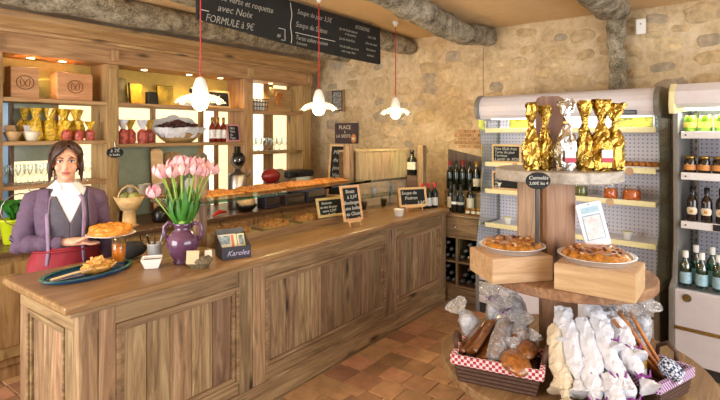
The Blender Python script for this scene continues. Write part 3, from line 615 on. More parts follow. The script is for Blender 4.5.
for k in range(6):
    x = -.41 + k * .095; c_ = T('green_can', 'green drink can with yellow label on top fridge shelf, %s from the left' % pos[k].replace('leftmost', 'first'), 'can', at(fk, x, .2, FZ[2] + .001), R(-97), 'green cans')
    MB().lathe([(.03, 0), (.043, .008), (.043, .1), (.034, .112), (.034, .118)], 16).part('can_body', GCAN, c_, True); MB().lathe([(.0435, .035), (.0435, .075)], 16, caps=False).part('label', YLB, c_, True); MB().lathe([(.034, .112), (.036, .122), (.0, .122)], 16, caps=False).part('lid', plain('green_lid', '#8fae2c', .4), c_, True)
    x = -.41 + k * .088; j = T('dark_jar', 'dark jar with orange label on middle fridge shelf, %s from the left' % pos[k].replace('leftmost', 'first'), 'jar', at(fk, x, .2, FZ[1] + .001), R(-97), 'dark jars in the fridge')
    MB().lathe([(.034, 0), (.04, .008), (.04, .085), (.033, .1), (.033, .105)], 16).part('jar_body', BEER, j, True); MB().lathe([(.0405, .022), (.0405, .062)], 16, caps=False).part('label', ORL, j, True); MB().lathe([(.036, .105), (.036, .125)], 14).part('lid', BRASS, j, True)
for k in range(6):
    x = -.395 + k * .088; b = bottle('beer_bottle', 'brown beer bottle with round cream label, %s from the left' % pos[k].replace('leftmost', 'first'), at(fk, x, .2, FZ[0] + .001), 'brown beer bottles', h=.25, r=.036, mat=BEER, capm=BCAP, rz=R(-97))
    for q in kids(b):
        if q.name.startswith('oval_label'): break
    else:
        MB().ell((0, -.018, .078), (.034, .0225, .042), 16, 10).part('oval_label', LBL, b, True); MB().ell((0, -.0245, .076), (.022, .0175, .024), 12, 8).part('label_motif', ORL, b, True)
BLB = plain('blue_white_label', '#9fc4d4', .5, var=.2, sc=50)
kk = 0
for row, yy in ((0, .13), (1, .24)):
    for k in range(5):
        x = -.425 + k * .1 + row * .045
        bottle('water_bottle', 'green glass water bottle with blue label, %s row, %s from the left' % (('front', 'rear')[row], pos[k].replace('leftmost', 'first')), at(fk, x, yy, .601), 'green water bottles', h=.255 + .03 * row, r=.038, mat=GRB, capm=LBLW, lab=BLB, lz=(.1, .42)); kk += 1

# ================================================================== THINGS ON THE COUNTER
tr = T('serving_tray', 'blue and green oval serving tray at the left end of the counter', 'tray', (1.27, 2.82, .951), R(10))
MB().lathe([(.0, .004), (.19, .004), (.215, .02), (.225, .022), (.225, .018), (.195, 0)], 36, sx=1.12, sy=.62, caps=False).part('tray_dish', plain('blue_green_glaze', '#1f4a6e', .15, var=.5, sc=8, coat=.5), tr, True)
MB().lathe([(.205, .019), (.228, .0225), (.228, .0245), (.205, .021)], 36, sx=1.12, sy=.62, caps=False).part('rim', plain('green_rim_glaze', '#3c6b4c', .2, var=.3), tr, True)
pa = T('pastry_heap', 'heap of flaky pastry slices on the blue tray', 'food', (1.32, 2.83, .957), R(15))
random.seed(3)
for k in range(26):
    a = random.uniform(0, 6.3); r_ = random.uniform(0, .085); MB().box(-.03, .03, -.006, .006, -.006, .006).rough(.008, 60, k).part('pastry_flake', plain('flaky_pastry', '#d9a255', .55, var=.35, sc=40), pa, bev=.002, loc=(r_ * math.cos(a) * 1.3, r_ * math.sin(a) * .7, .02 + .055 * max(0, 1 - r_ / .09) * random.random() + .004), rot=(random.uniform(-.6, .6), random.uniform(-.5, .5), random.uniform(0, 3)))
MB().ell((0, 0, .02), (.1, .055, .035), 14, 8).rough(.012, 30).part('filling', plain('golden_filling', '#c98f3e', .55, var=.4, sc=40, bmp=.6), pa, True)
MB().tube([(-.21, -.03, .012), (-.1, -.04, .025), (-.02, -.05, .03)], .006, 6).thing('wooden_spatula', 'pale wooden spatula resting on the blue tray', 'spatula', PALEW, (1.27, 2.80, .964), R(0))
oj = T('juice_glass', 'tall glass of orange juice standing by the blue tray', 'glass', (1.455, 2.86, .976))
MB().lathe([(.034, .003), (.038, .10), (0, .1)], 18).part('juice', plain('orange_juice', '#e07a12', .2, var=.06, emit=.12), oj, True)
MB().lathe([(.0, 0), (.036, 0), (.042, .14), (.040, .14), (.035, .003)], 18, caps=False).part('tumbler', JAR, oj, True)
bw = T('square_bowl', 'small white square ceramic bowl beside the purple jug', 'bowl', (1.55, 2.67, .951), R(-35))
def frustum(m, a, b, z0, z1): m.add([(x * a, y * a, z0) for x, y in ((-1, -1), (1, -1), (1, 1), (-1, 1))] + [(x * b, y * b, z1) for x, y in ((-1, -1), (1, -1), (1, 1), (-1, 1))], [(0, 1, 5, 4), (1, 2, 6, 5), (2, 3, 7, 6), (3, 0, 4, 7), (3, 2, 1, 0)]); return m
m = frustum(MB(), .035, .056, 0, .055); o = m.part('dish', CERAM, bw, bev=.003); s_ = o.modifiers.new('s', 'SOLIDIFY'); s_.thickness = .006
MB().box(-.042, .042, -.042, .042, .036, .042).part('contents', plain('dark_sauce', '#5d4a3c', .5, var=.3), bw)
cu = T('utensil_cup', 'grey stoneware cup holding small utensils behind the white bowl', 'cup', (1.66, 2.83, .951))
MB().lathe([(.034, 0), (.04, .008), (.043, .09), (.045, .1), (.041, .1), (.038, .012), (0, .012)], 18).part('cup_body', plain('grey_stoneware', '#b3b6b8', .4, var=.12), cu, True)
for k in range(6): a = k * 1.05; MB().tube([(.01 * math.cos(a), .01 * math.sin(a), .02), (.05 * math.cos(a), .05 * math.sin(a), .15)], .005, 6).part('utensil', [BLACK, WICK, STEEL][k % 3], cu)
MB().ell((0, 0, .05), (.085, .06, .055), 16, 10).rough(.02, 14, 3).thing('black_pouch', 'soft black pouch lying on the counter behind the white bowl', 'pouch', plain('black_fabric', '#1b1816', .8, var=.3), (1.585, 2.97, .953), R(-20), smooth=True)
# purple jug with tulips
VASE = plain('purple_glaze', '#5d3a55', .15, var=.35, sc=10, coat=.6)
vs_ = T('purple_jug', 'purple glazed two handled jug on the counter holding tulips', 'vase', (1.715, 2.62, .951), R(-50))
MB().lathe([(.05, 0), (.056, .01), (.05, .02), (.075, .06), (.093, .11), (.09, .15), (.06, .185), (.045, .2), (.047, .22), (.062, .24), (.057, .24), (.042, .21), (.05, .18), (0, .1)], 24).part('jug_body', VASE, vs_, True)
for s in (-1, 1): MB().tube([(s * .05, 0, .225), (s * .085, 0, .24), (s * .108, 0, .215), (s * .11, 0, .17), (s * .088, 0, .135)], .012, 8).part('handle', VASE, vs_, True)
tl = T('tulip_bouquet', 'bouquet of pink tulips with green leaves in the purple jug', 'flowers', (1.715, 2.62, 1.10), R(-50))
LEAF = plain('tulip_leaf', '#3f7f2a', .45, var=.3, sc=20, rand=.15); PETAL = plain('pink_petal', '#ecb6b8', .5, var=.22, sc=25, rand=.12, hue=.02, sub=.1); STEM = plain('pale_stem', '#8fae4a', .5)
random.seed(9)
for k in range(20):
    a = k * 2.4; r_ = random.uniform(.03, .12); h = random.uniform(.22, .33); b_ = Vector((.02 * math.cos(a), .02 * math.sin(a), .06)); t_ = Vector((r_ * math.cos(a), r_ * math.sin(a), h))
    n = Vector((-math.sin(a), math.cos(a), 0)); V = []; F = []
    for i in range(7):
        f = i / 6; p = b_.lerp(t_, f) + Vector((math.cos(a), math.sin(a), 0)) * .03 * math.sin(PI * f); w_ = .02 * math.sin(PI * (.12 + .86 * f)) ** .8
        V += [tuple(p - n * w_), tuple(p + Vector((math.cos(a), math.sin(a), 0)) * .006), tuple(p + n * w_)]
    for i in range(6): F += [(i * 3, i * 3 + 1, i * 3 + 4, i * 3 + 3), (i * 3 + 1, i * 3 + 2, i * 3 + 5, i * 3 + 4)]
    MB().add(V, F).part('leaf', LEAF, tl, True)
heads = [(-.10, -.02, .38), (-.04, -.07, .39), (.02, -.08, .40), (.08, -.05, .40), (.12, .0, .385), (.06, .04, .43), (-.02, .03, .44), (-.07, .04, .42), (.0, -.02, .44), (.05, -.02, .43), (.155, .02, .40), (-.16, -.02, .27), (-.13, .02, .39), (.1, .06, .42)]
pm = MB()
for k in range(6):
    a = k * PI / 3; V = []; F = []
    for i in range(5):
        f = i / 4; rr = .027 * math.sin(PI * (.15 + .7 * f)) + .006 * f; w_ = .5 * math.sin(PI * (.18 + .75 * f))
        for d in (-1, 0, 1): V.append((rr * math.cos(a + d * w_), rr * math.sin(a + d * w_), f * .058))
    for i in range(4): F += [(i * 3, i * 3 + 1, i * 3 + 4, i * 3 + 3), (i * 3 + 1, i * 3 + 2, i * 3 + 5, i * 3 + 4)]
    pm.add(V, F)
pme = pm.mesh('tulip_head', PETAL, True)
for h in heads:
    MB().tube([(h[0] * .1, h[1] * .1, .05), (h[0] * .6, h[1] * .6, h[2] * .6), (h[0], h[1], h[2] - .02)], .005, 6).part('stem', STEM, tl, True)
    o = objm('tulip_head', pme, tl, 0, (h[0], h[1], h[2] - .025), (h[1] * -3, h[0] * 3, random.random() * 3)); o.scale = (1.45, 1.45, 1.25)
MB().lathe([(.05, .075), (.056, .13), (.05, .13), (.045, .08)], 18, caps=False).part('wrap_band', plain('green_wrap', '#8fb84a', .5), tl, True)
kn = T('twig_nest', 'small twig nest with a blank kraft card beside the purple jug', 'decoration', (1.725, 2.475, .951), R(-50))
MB().lathe([(.05, 0), (.075, .03), (.062, .06), (.03, .065), (0, .05)], 18, jit=.15).rough(.012, 40).part('twigs', plain('grey_twigs', '#6f6046', .8, var=.5, sc=60, bmp=.8), kn)
MB().box(-.055, .015, -.066, -.06, .02, .095).part('card', plain('kraft_card', '#cdb48c', .7, var=.06), kn, rot=(R(-8), 0, 0)); MB().box(.03, .07, -.03, -.025, .03, .09).part('card', LBL, kn, rot=(R(-8), 0, R(20)))
# brochure box
bx = T('brochure_box', 'small black display box of printed brochures on the counter', 'box', (2.0, 2.515, .951), R(-22))
BX = plain('black_card', '#2a2530', .5, var=.1)
MB().box(-.09, .09, -.075, -.068, 0, .075).part('front_wall', BX, bx, bev=.001); MB().box(-.09, .09, .07, .077, 0, .16).part('rear_wall', plain('grey_card', '#5e5c58', .6), bx, bev=.001)
for s in (-1, 1): MB().pyz([(-.07, 0), (.07, 0), (.07, .14), (-.07, .07)], s * .088 - .003, s * .088 + .003).part('side_wall', BX, bx)
MB().box(-.09, .09, -.07, .07, 0, .005).part('base', BX, bx); text('Karelea', .045, plain('lilac_print', '#b9b2d2', .7), bx, (-.06, -.0755, .02), shear=.4)
PIC = plain('brochure_photo', '#8c9aa0', .5, var=.9, sc=45); ORS = plain('orange_stripe', '#cf7a4a', .6)
for k in range(5):
    b = MB().box(-.082, .03, -.002, .0, 0, .13).part('brochure', LBL, bx, loc=(0, -.02 + k * .018, .012), rot=(R(-28), 0, 0))
    if k == 0: MB().box(-.08, -.01, -.003, -.002, .07, .125).part('photo', PIC, b); MB().box(-.005, .012, -.003, -.002, .05, .127).part('stripe', ORS, b)
b = MB().box(.035, .083, -.002, 0, 0, .13).part('brochure', CREAM, bx, loc=(0, -.015, .012), rot=(R(-28), 0, 0)); MB().box(.045, .072, -.003, -.002, .06, .12).part('photo', PIC, b)
# slate signs
def slate(label, loc, w, h, lines, size, rz, lean=R(-12), legs=True, group='small chalk signs'):
    s = T('slate_sign', label, 'chalk sign', loc, rz, group); f = MB()
    f.box(-w / 2, w / 2, -.008, .008, 0, .022).box(-w / 2, w / 2, -.008, .008, h - .022, h).box(-w / 2, -w / 2 + .022, -.008, .008, .022, h - .022).box(w / 2 - .022, w / 2, -.008, .008, .022, h - .022)
    z0 = .045 if legs else .0
    f.part('frame', PALEW, s, bev=.003, loc=(0, 0, z0), rot=(lean, 0, 0)); sl = MB().box(-w / 2 + .02, w / 2 - .02, -.004, .004, .02, h - .02).part('slate', CHALK, s, loc=(0, 0, z0), rot=(lean, 0, 0))
    for i, (t, dx) in enumerate(lines): text(t, size, INK, sl, (-w / 2 + .03 + dx, -.005, h - .03 - size * (.85 + i * 1.12)), bold=.0006)
    if legs:
        for x in (-w * .28, w * .28): MB().tube([(x, -.03, .005), (x, -.005, .045), (x, .012, .09)], .005, 6).part('easel_leg', PALEW, s)
        MB().tube([(0, .05, .005), (0, .02, .1)], .005, 6).part('easel_leg', PALEW, s); MB().box(-w * .32, w * .32, -.02, .0, .038, .046).part('easel_bar', PALEW, s)
    return s
slate('upright slate price sign on a little easel on the counter', (3.235, 2.52, .951), .205, .295, [('Bouts', .02), (' à 3,5€', .02), ('Boulangers', -.01), ('une boîte', -.005), ('au Choix', 0)], .041, R(-12))
slate('wide slate sign leaning behind the upright slate on the counter', (3.24, 2.735, 1.011), .33, .165, [('Boissons', .02), ('et vins du pays', 0), ('verre 2,50€', .02), ('bouteille 8€', 0)], .03, R(-12), R(-15), False)
slate('wide slate sign on an easel at the far end of the counter', (4.22, 2.54, .951), .31, .19, [('Soupe de', 0), ('  Potiron', .01), ('           3,5€', .03)], .045, R(-30))
MB().lathe([(.035, 0), (.04, .005), (.05, .06), (.053, .062), (.053, .066), (.047, .066), (.037, .008), (0, .008)], 20).thing('ramekin', 'small white ramekin on the counter in front of the slate sign', 'bowl', CERAM, (3.89, 2.50, .951), smooth=True)
# pastries on the glass shelf
NUT = plain('nut_crust', '#a2682c', .6, var=.6, sc=45, bmp=.8)
random.seed(14)
for k, (x, w_, lb) in enumerate(((2.22, .3, 'nut topped tart slab at the left end of the glass shelf'), (2.62, .36, 'long nut topped tart slab second on the glass shelf'), (3.03, .36, 'golden tart slab third on the glass shelf'), (3.42, .34, 'golden tart slab at the right end of the glass shelf'))):
    t = T('tart_slab', lb, 'tart', (x, 2.96, 1.279), group='tarts on the glass shelf'); MB().box(-w_ / 2, w_ / 2, -.11, .13, 0, .014).part('crust_base', BREAD, t, bev=.004)
    m = MB(); V = []; F = []
    for j in range(7):
        for i in range(13): V.append((-w_ / 2 + .01 + (w_ - .02) * i / 12, -.1 + .22 * j / 6, .014 + (.008 + random.uniform(0, .012)) * (1 if 0 < i < 12 and 0 < j < 6 else 0)))
    for j in range(6):
        for i in range(12): a = j * 13 + i; F.append((a, a + 1, a + 14, a + 13))
    m.add(V, F).part('nut_topping', NUT, t)
# wooden case at the far end of the counter
dc = T('wooden_case', 'plank fronted wooden case raised on metal legs at far end of counter', 'display case', (4.19, 3.0, .95), R(-8))
PLK = wood('weathered_plank', '#8a7652', '#b39c70', '#c9b48a', 'z', rand=.1, knots=False)
for k in range(3): MB().box(-.38 + k * .253, -.129 + k * .253, -.125, -.105, .30, .585).part('plank', PLK, dc, bev=.003)
MB().box(-.38, .38, -.105, .12, .31, .58).part('case_body', DRKX, dc, bev=.004); MB().box(-.385, .385, -.13, .13, .585, .6).part('top_board', PLK, dc, bev=.003)
MB().box(-.385, .385, -.13, .13, .28, .30).part('base_shelf', STEEL, dc, bev=.003)
for x in (-.35, .35):
    for y in (-.1, .1): MB().tube([(x, y, 0), (x, y, .28)], .012, 8).part('leg', STEEL, dc)
MB().box(-.36, .36, -.1, .1, .12, .13).part('lower_shelf', GREENG, dc)
for k in range(5):
    lb = ['pale', 'white', 'cream', 'small', 'last'][k]
    c_ = T('cup_stack', 'stack of cups under the wooden case, %s from the left' % pos[k].replace('leftmost', 'first'), 'cups', at(dc, -.3 + k * .15, 0, .002 if k % 2 else .132), 0, 'cups under the wooden case')
    for q in range(2): MB().lathe([(.022, 0), (.034, .05), (.036, .052), (.03, .05), (.018, .005), (0, .005)], 14).part('cup', [CERAM, STEEL][k % 2], c_, True, loc=(0, 0, q * .022))
MB().box(-.045, .045, -.02, .02, 0, .2).thing('wooden_block', 'orange brown wooden board standing beside the far slate sign', 'board', HONZ, (4.32, 2.74, .951), R(-50), bev=.004)
hb = T('display_bottle', 'dark bottle with white label on a dark stand beside the wooden case', 'bottle', at(dc, .38, -.02, .602), R(-50))
hb.location = (4.585, 2.78, .951)
MB().box(-.06, .06, -.06, .06, 0, .32).part('stand', DRKX, hb, bev=.004); bottle_mesh(.27, .055).part('glass_body', WINE, hb, True, loc=(0, 0, .32)); MB().lathe([(.056, .06), (.056, .14)], 16, caps=False).part('label', LBL, hb, True, loc=(0, 0, .32))
MB().box(-.035, .035, -.035, .035, 0, .64).thing('end_post', 'square wooden post at the far counter end beside the wine bottles', 'post', OAKZ, (4.585, 2.66, .95), bev=.004)
# ================================================================== SIGNS ON THE STONE WALL
sg = T('wall_sign', 'dark brown wall sign with white capitals and orange badge on stone wall', 'sign', (5.068, 4.07, 1.585), R(-90)); MB().box(-.19, .19, -.008, .008, 0, .265).part('board', plain('brown_sign', '#4a3a3c', .6, var=.15), sg, bev=.003)
text('PLACE', .07, LBL, sg, (-.12, -.0095, .185), shear=0); text('à', .05, LBL, sg, (-.03, -.0095, .135), shear=0); text('LA SIESTE', .058, LBL, sg, (-.165, -.0095, .075), shear=0)
MB().lathe([(0, 0), (.035, .02), (.045, .06), (.03, .1), (.012, .115), (0, .12)], 16, sy=.25).part('orange_badge', plain('orange_badge', '#d98a3c', .5, var=.3), sg, True, loc=(.13, -.012, .005)); MB().ell((.13, -.022, .06), (.026, .008, .02), 10, 6).part('badge_face', LBL, sg, True)
sp = T('wall_picture', 'small black and white picture on the stone wall beside the lamp', 'picture', (5.068, 4.21, 2.01), R(-90)); MB().box(-.1, .08, -.01, .01, 0, .27).part('frame', BLACK, sp, bev=.002); MB().box(-.085, .065, -.013, -.009, .015, .255).part('print', plain('grey_print', '#8b8a84', .6, var=.95, sc=35), sp); MB().box(.08, .11, -.012, .01, -.01, .28).part('side_edge', HONZ, sp)
sl = T('leaning_slate', 'tall wood framed slate leaning against the stone wall', 'chalk sign', (4.9, 4.10, .901), R(-80)); MB().box(-.14, .14, -.012, .012, 0, .68).part('frame', PALEW, sl, bev=.003, rot=(R(-8), 0, 0)); s2 = MB().box(-.11, .11, -.014, -.011, .03, .65).part('slate', CHALK, sl, rot=(R(-8), 0, 0))
for i, t in enumerate(('Menu', 'du', 'jour', 'Vins', 'Pains')): text(t, .075, INK, s2, (-.08, -.0145, .55 - i * .1))
th = T('thermostat', 'small white thermostat box on the stone wall beside the trunk post', 'thermostat', (5.055, .69, 2.60), R(-90)); MB().box(-.04, .04, -.02, .02, 0, .14).part('housing', CERAM, th, bev=.012); MB().tube([(0, -.02, .09), (0, -.0225, .09)], .006, 8).part('sensor_dot', DGREY, th)
MB().tube([(0, 0, 0), (0, 0, .6)], .003, 6).thing('wall_cable', 'thin dark cable running down the stone wall to the cooler', 'cable', plain('brown_cable', '#5a4630', .7), (5.04, 2.17, 2.04))

for k, (x, lb) in enumerate(((2.33, 'wooden tray of dark nuts behind the brochure box in the counter well'), (2.72, 'wooden tray of brown crisps in the middle of the counter well'), (3.1, 'wooden tray of brown crisps behind the slate signs in the counter well'))):
    t = T('nut_tray', lb, 'food tray', (x, 2.92, .798)); MB().box(-.16, .16, -.12, .12, 0, .2).part('tray_box', HONX, t, bev=.003)
    m = MB().ell((0, 0, .2), (.145, .105, .045), 18, 8).rough(.012, 40, k).part('heap', NUT, t)
    for q in range(22): a = random.uniform(0, 6.3); r_ = random.random() ** .5; MB().ell((0, 0, 0), (.022, .012, .006), 8, 5).part('crisp', [NUT, BREAD, WICK][q % 3], t, True, loc=(.12 * r_ * math.cos(a), .085 * r_ * math.sin(a), .215 + .032 * (1 - r_)), rot=(random.uniform(-.7, .7), random.uniform(-.7, .7), a))

# ================================================================== THINGS ON THE BACK SHELVES
random.seed(31)
def crate(label, x, w, h):
    c_ = T('wooden_crate', label, 'crate', (x, 4.62, 2.001), group='crates on the top shelf'); CR = MATS.get('crate_wood') or wood('crate_wood', '#a4713f', '#bd8a58', '#cf9f70', 'x', knots=False)
    MB().box(-w / 2, w / 2, -.06, .08, 0, h).part('box_body', CR, c_, bev=.004)
    ring = [(.062 * math.cos(t * PI / 8), -.062, h / 2 + .055 * math.sin(t * PI / 8)) for t in range(17)]; BRN = plain('branded_mark', '#6d4526', .8)
    MB().tube(ring, .0035, 5).part('burnt_ring', BRN, c_); MB().tube([(.035 * math.cos(t * PI / 5), -.062, h / 2 + .035 * math.sin(t * 1.3)) for t in range(11)], .003, 5).part('burnt_motif', BRN, c_)
crate('wooden crate with round burnt mark, left on the top shelf', 1.56, .2, .25); crate('wider wooden crate with round burnt mark, right on the top shelf', 1.94, .29, .235)
MB().box(-.09, .09, -.01, .01, 0, .17).thing('olive_board', 'olive yellow board between the two crates on the top shelf', 'board', plain('olive_paint', '#8c7f36', .6), (1.74, 4.7, 2.001), bev=.003)
YB = plain('yellow_pasta_bag', '#dcae34', .25, var=.55, sc=45, bmp=.9, rand=.1, coat=.4); RB = plain('red_sweets', '#a8483a', .4, var=.85, sc=45, bmp=.5, rand=.1)
def sack(n, h, r, top=.35): return MB().lathe([(r * .8, 0), (r, h * .1), (r * 1.02, h * .4), (r * .75, h * .58), (r * .3, h * .68), (r * .5, h * .8), (r * .9, h)], n, jit=.26)
for k in range(9):
    x = 1.60 + (k % 5) * .105 + (k // 5) * .05; y = 4.70 - (k // 5) * .09
    b = T('pasta_bag', 'crinkled yellow pasta bag, %s row, %s from the left' % (('rear', 'front')[k // 5], pos[k % 5].replace('leftmost', 'first')), 'bag', (x, y, 1.656), random.random() * 6, 'yellow bags on the shelf')
    sack(12, .27, .05).part('bag_body', YB, b); MB().lathe([(.019, .178), (.019, .188)], 8).part('tie', GCAP, b)
for k in range(3):
    b = T('red_sweet_bag', 'small clear bag of red sweets with gold top, %s of three, left bay' % ('left', 'middle', 'right')[k], 'bag', (1.865 + k * .095, 4.545, 1.656), 0, 'red sweet bags left bay'); MB().lathe([(.036, 0), (.042, .03), (.04, .07), (.02, .095)], 12, jit=.08).part('sweets', RB, b); MB().lathe([(.02, .093), (.014, .105), (.035, .15), (.045, .165)], 12, jit=.2, caps=False).part('gathered_top', YB, b)
for k, x in enumerate((1.47, 1.6)):
    g = T('sample_basket', ['small pale basket at left end of the pasta shelf', 'small white basket beside the pasta bags'][k], 'basket', (x, 4.55, 1.656)); MB().lathe([(.035, 0), (.06, .06), (.062, .075), (.055, .07), (.03, .008), (0, .008)], 14).part('basket_body', [KRAFT, LBL][k], g, True); MB().box(-.04, .04, .0, .006, .05, .13).part('card', [KRAFT, PAPER][k], g, rot=(R(-15), 0, R(15)))
def goblet(): return MB().lathe([(.0, 0), (.033, .0), (.03, .006), (.006, .012), (.006, .06), (.03, .085), (.038, .12), (.034, .16)], 14, caps=False)
gm = goblet().mesh('wine_glass', JAR, True)
for k in range(16):
    o = objm('wine_glass', gm, None, 0, (1.45 + (k % 8) * .085, 4.58 + (k // 8) * .1, 1.306)); tag(o, 'clear wine glass on the low left shelf, %s row, %s from the left' % (('front', 'rear')[k // 8], (pos + ['eighth'])[k % 8].replace('leftmost', 'first')), 'glass', 'wine glasses left bay')
for k in range(14):
    o = objm('wine_glass', gm, None, 0, (3.93 + (k % 7) * .085, 4.57 + (k // 7) * .1, 1.501)); tag(o, 'clear wine glass on the shelf nearest the stone wall, %s row, %s from the left' % (('front', 'rear')[k // 7], pos[k % 7].replace('leftmost', 'first')), 'glass', 'wine glasses right bay')
# middle bay, top shelf
for k, (x, w_, h, c_, lb) in enumerate(((2.40, .16, .24, '#5c5230', 'dark olive picture board at left end of the middle top shelf'), (2.55, .13, .2, '#c2992c', 'yellow landscape picture on the middle top shelf'), (2.86, .16, .2, '#a88a2a', 'yellow and dark picture card on the middle top shelf'))):
    p = T('picture_card', lb, 'picture', (x, 4.66, 2.001), R((20, 10, -5)[k])); MB().box(-w_ / 2, w_ / 2, -.006, .006, 0, h).part('card', plain('card_%d' % k, c_, .5, var=.7, sc=7), p, rot=(R(-8), 0, 0)); MB().box(-w_ / 2 - .008, w_ / 2 + .008, .007, .012, 0, h + .008).part('backing', BLACK, p, rot=(R(-8), 0, 0))
MB().box(-.05, .05, -.03, .03, 0, .13).thing('black_tin', 'small black tin box between the picture cards', 'tin', BLACK, (2.71, 4.68, 2.001), bev=.006)
pg = T('bird_figure', 'white and black bird figurine on the middle top shelf', 'figurine', (3.12, 4.6, 2.001)); MB().ell((0, 0, .07), (.06, .05, .07)).part('body', CERAM, pg, True); MB().ell((.0, -.01, .165), (.035, .035, .035)).part('head', BLACK, pg, True); MB().tube([(0, -.04, .16), (.0, -.075, .15)], [.01, .002], 8).part('beak', GCAP, pg); MB().box(-.08, .12, -.06, .05, 0, .025).part('base', CERAM, pg, bev=.005)
fs = T('framed_slate', 'framed chalk drawing propped at right of the middle top shelf', 'chalk sign', (3.47, 4.6, 2.001)); MB().box(-.15, .15, -.008, .008, 0, .19).part('frame', PALEW, fs, bev=.003, rot=(R(-8), 0, 0)); s2 = MB().box(-.125, .125, -.011, -.007, .02, .17).part('slate', CHALK, fs, rot=(R(-8), 0, 0)); text('Miel', .06, INK, s2, (-.09, -.0115, .1)); text('du pays', .05, INK, s2, (-.1, -.0115, .04))
# middle bay, second shelf
for k in range(4):
    b = T('red_sweet_bag', 'bag of red sweets with pale gathered top, %s from the left, middle bay' % pos[k].replace('leftmost', 'first'), 'bag', (2.36 + k * .095, 4.56 + (k % 2) * .05, 1.621), 0, 'red sweet bags middle bay'); MB().lathe([(.042, 0), (.05, .04), (.046, .1), (.022, .135)], 12, jit=.08).part('sweets', RB, b); MB().lathe([(.022, .133), (.016, .145), (.04, .2), (.055, .225)], 12, jit=.2, caps=False).part('gathered_top', YB if k % 2 else PAPER, b)
bk = T('sausage_basket', 'wicker basket lined with white paper full of dark dried sausages', 'basket', (2.98, 4.62, 1.621)); MB().lathe([(.14, 0), (.2, .04), (.26, .1), (.25, .1), (.19, .05), (0, .03)], 24, sy=.5).part('basket_body', HONX, bk, True)
MB().lathe([(.2, .05), (.25, .10), (.285, .15), (.27, .155), (.24, .10), (.16, .06)], 30, sy=.5, jit=.16, caps=False).part('paper_lining', PAPER, bk)
MB().ell((0, .09, .17), (.27, .03, .11), 18, 10).rough(.03, 14).part('paper_back', PAPER, bk)
MB().ell((0, 0, .1), (.2, .085, .06), 16, 8).part('sausage_heap', MATS.get('dark_wicker'), bk, True)
for k in range(34): a = random.uniform(0, 6.3); r_ = random.uniform(0, .2); MB().ell((0, 0, 0), (.045, .016, .016), 8, 6).rough(.006, 40, k).part('dried_sausage', plain('dark_sausage', '#4a2320', .6, var=.5, sc=50, rand=.3), bk, True, loc=(r_ * math.cos(a), r_ * math.sin(a) * .42,   .15 + .05 * (1 - r_ / .2) + random.uniform(0, .03)), rot=(0, random.uniform(-.4, .4), random.uniform(0, 3)))
ROSE = plain('rose_liqueur', '#7a2413', .12, coat=.5, var=.2)
for k in range(3):
    bottle('liqueur_bottle', 'red liqueur bottle with white label on the middle shelf, %s of three' % ('left', 'middle', 'right')[k], (3.36 + k * .075, 4.58, 1.621), 'liqueur bottles', h=.27, r=.034, mat=ROSE, capm=GCAP, lab=LBLW, lz=(.15, .5))
pk = T('pink_slate', 'pink framed chalk sign beside the liqueur bottles', 'chalk sign', (3.63, 4.55, 1.621)); MB().box(-.09, .09, -.008, .008, 0, .2).part('frame', plain('pink_frame', '#c98a90', .6), pk, bev=.004, rot=(R(-8), 0, 0)); s2 = MB().box(-.07, .07, -.011, -.007, .02, .18).part('slate', CHALK, pk, rot=(R(-8), 0, 0))
for i, t in enumerate(('Nos', 'Vins', 'du', 'Pays')): text(t, .042, INK, s2, (-.055, -.0115, .14 - i * .037))
ot = T('oval_tag', 'black oval chalk tag hanging on the shelf upright beside the woman', 'tag', (2.235, 4.46, 1.545)); MB().lathe([(.0, -.004), (.075, -.004), (.078, 0), (.075, .004), (0, .004)], 24, sy=.6, caps=False).part('slate', CHALK, ot, rot=(R(90), 0, 0)); text('à 2€', .045, INK, ot, (-.045, -.0055, .003)); text('la boîte', .032, INK, ot, (-.055, -.0055, -.03)); MB().tube([(0, 0, .045), (0, .01, .09), (0, .03, .095)], .003, 5).part('string', STEEL, ot)
# right bay, top shelf
wb = T('wire_basket', 'black wire basket with pale packets on the right top shelf', 'basket', (4.02, 4.6, 1.986))
MB().box(-.1, .1, -.06, .06, 0, .006).part('base', BLACK, wb)
for z in (.05, .1, .14): MB().tube([(-.115, -.07, z), (.115, -.07, z), (.115, .07, z), (-.115, .07, z), (-.115, -.07, z)], .005, 5).part('hoop', BLACK, wb)
for k in range(6):
    for y in (-.07, .07): MB().tube([(-.1 + k * .04, y * .85, .003), (-.115 + k * .046, y, .14)], .004, 5).part('wire', BLACK, wb)
for k in range(3): MB().box(-.09 + k * .06, -.04 + k * .06, -.04, .04, .008, .12).part('packet', LBLW, wb, bev=.006)
cp = T('carved_panel', 'pale wooden panel with carved hand on the right top shelf', 'panel', (4.42, 4.62, 1.986)); MB().box(-.19, .19, -.01, .01, 0, .29).part('board', HONX, cp, bev=.003); MB().box(.17, .2, -.02, .02, 0, .3).part('side_edge', OAKZ, cp)
HND = plain('carved_wood', '#b06f35', .6); MB().ell((-.06, -.02, .13), (.04, .014, .07)).part('carved_palm', HND, cp, True)
for k in range(4): MB().tube([(-.09 + k * .022, -.02, .17), (-.075 + k * .03, -.02, .25 - abs(k - 1.5) * .015)], .011, 6).part('carved_finger', HND, cp, True)
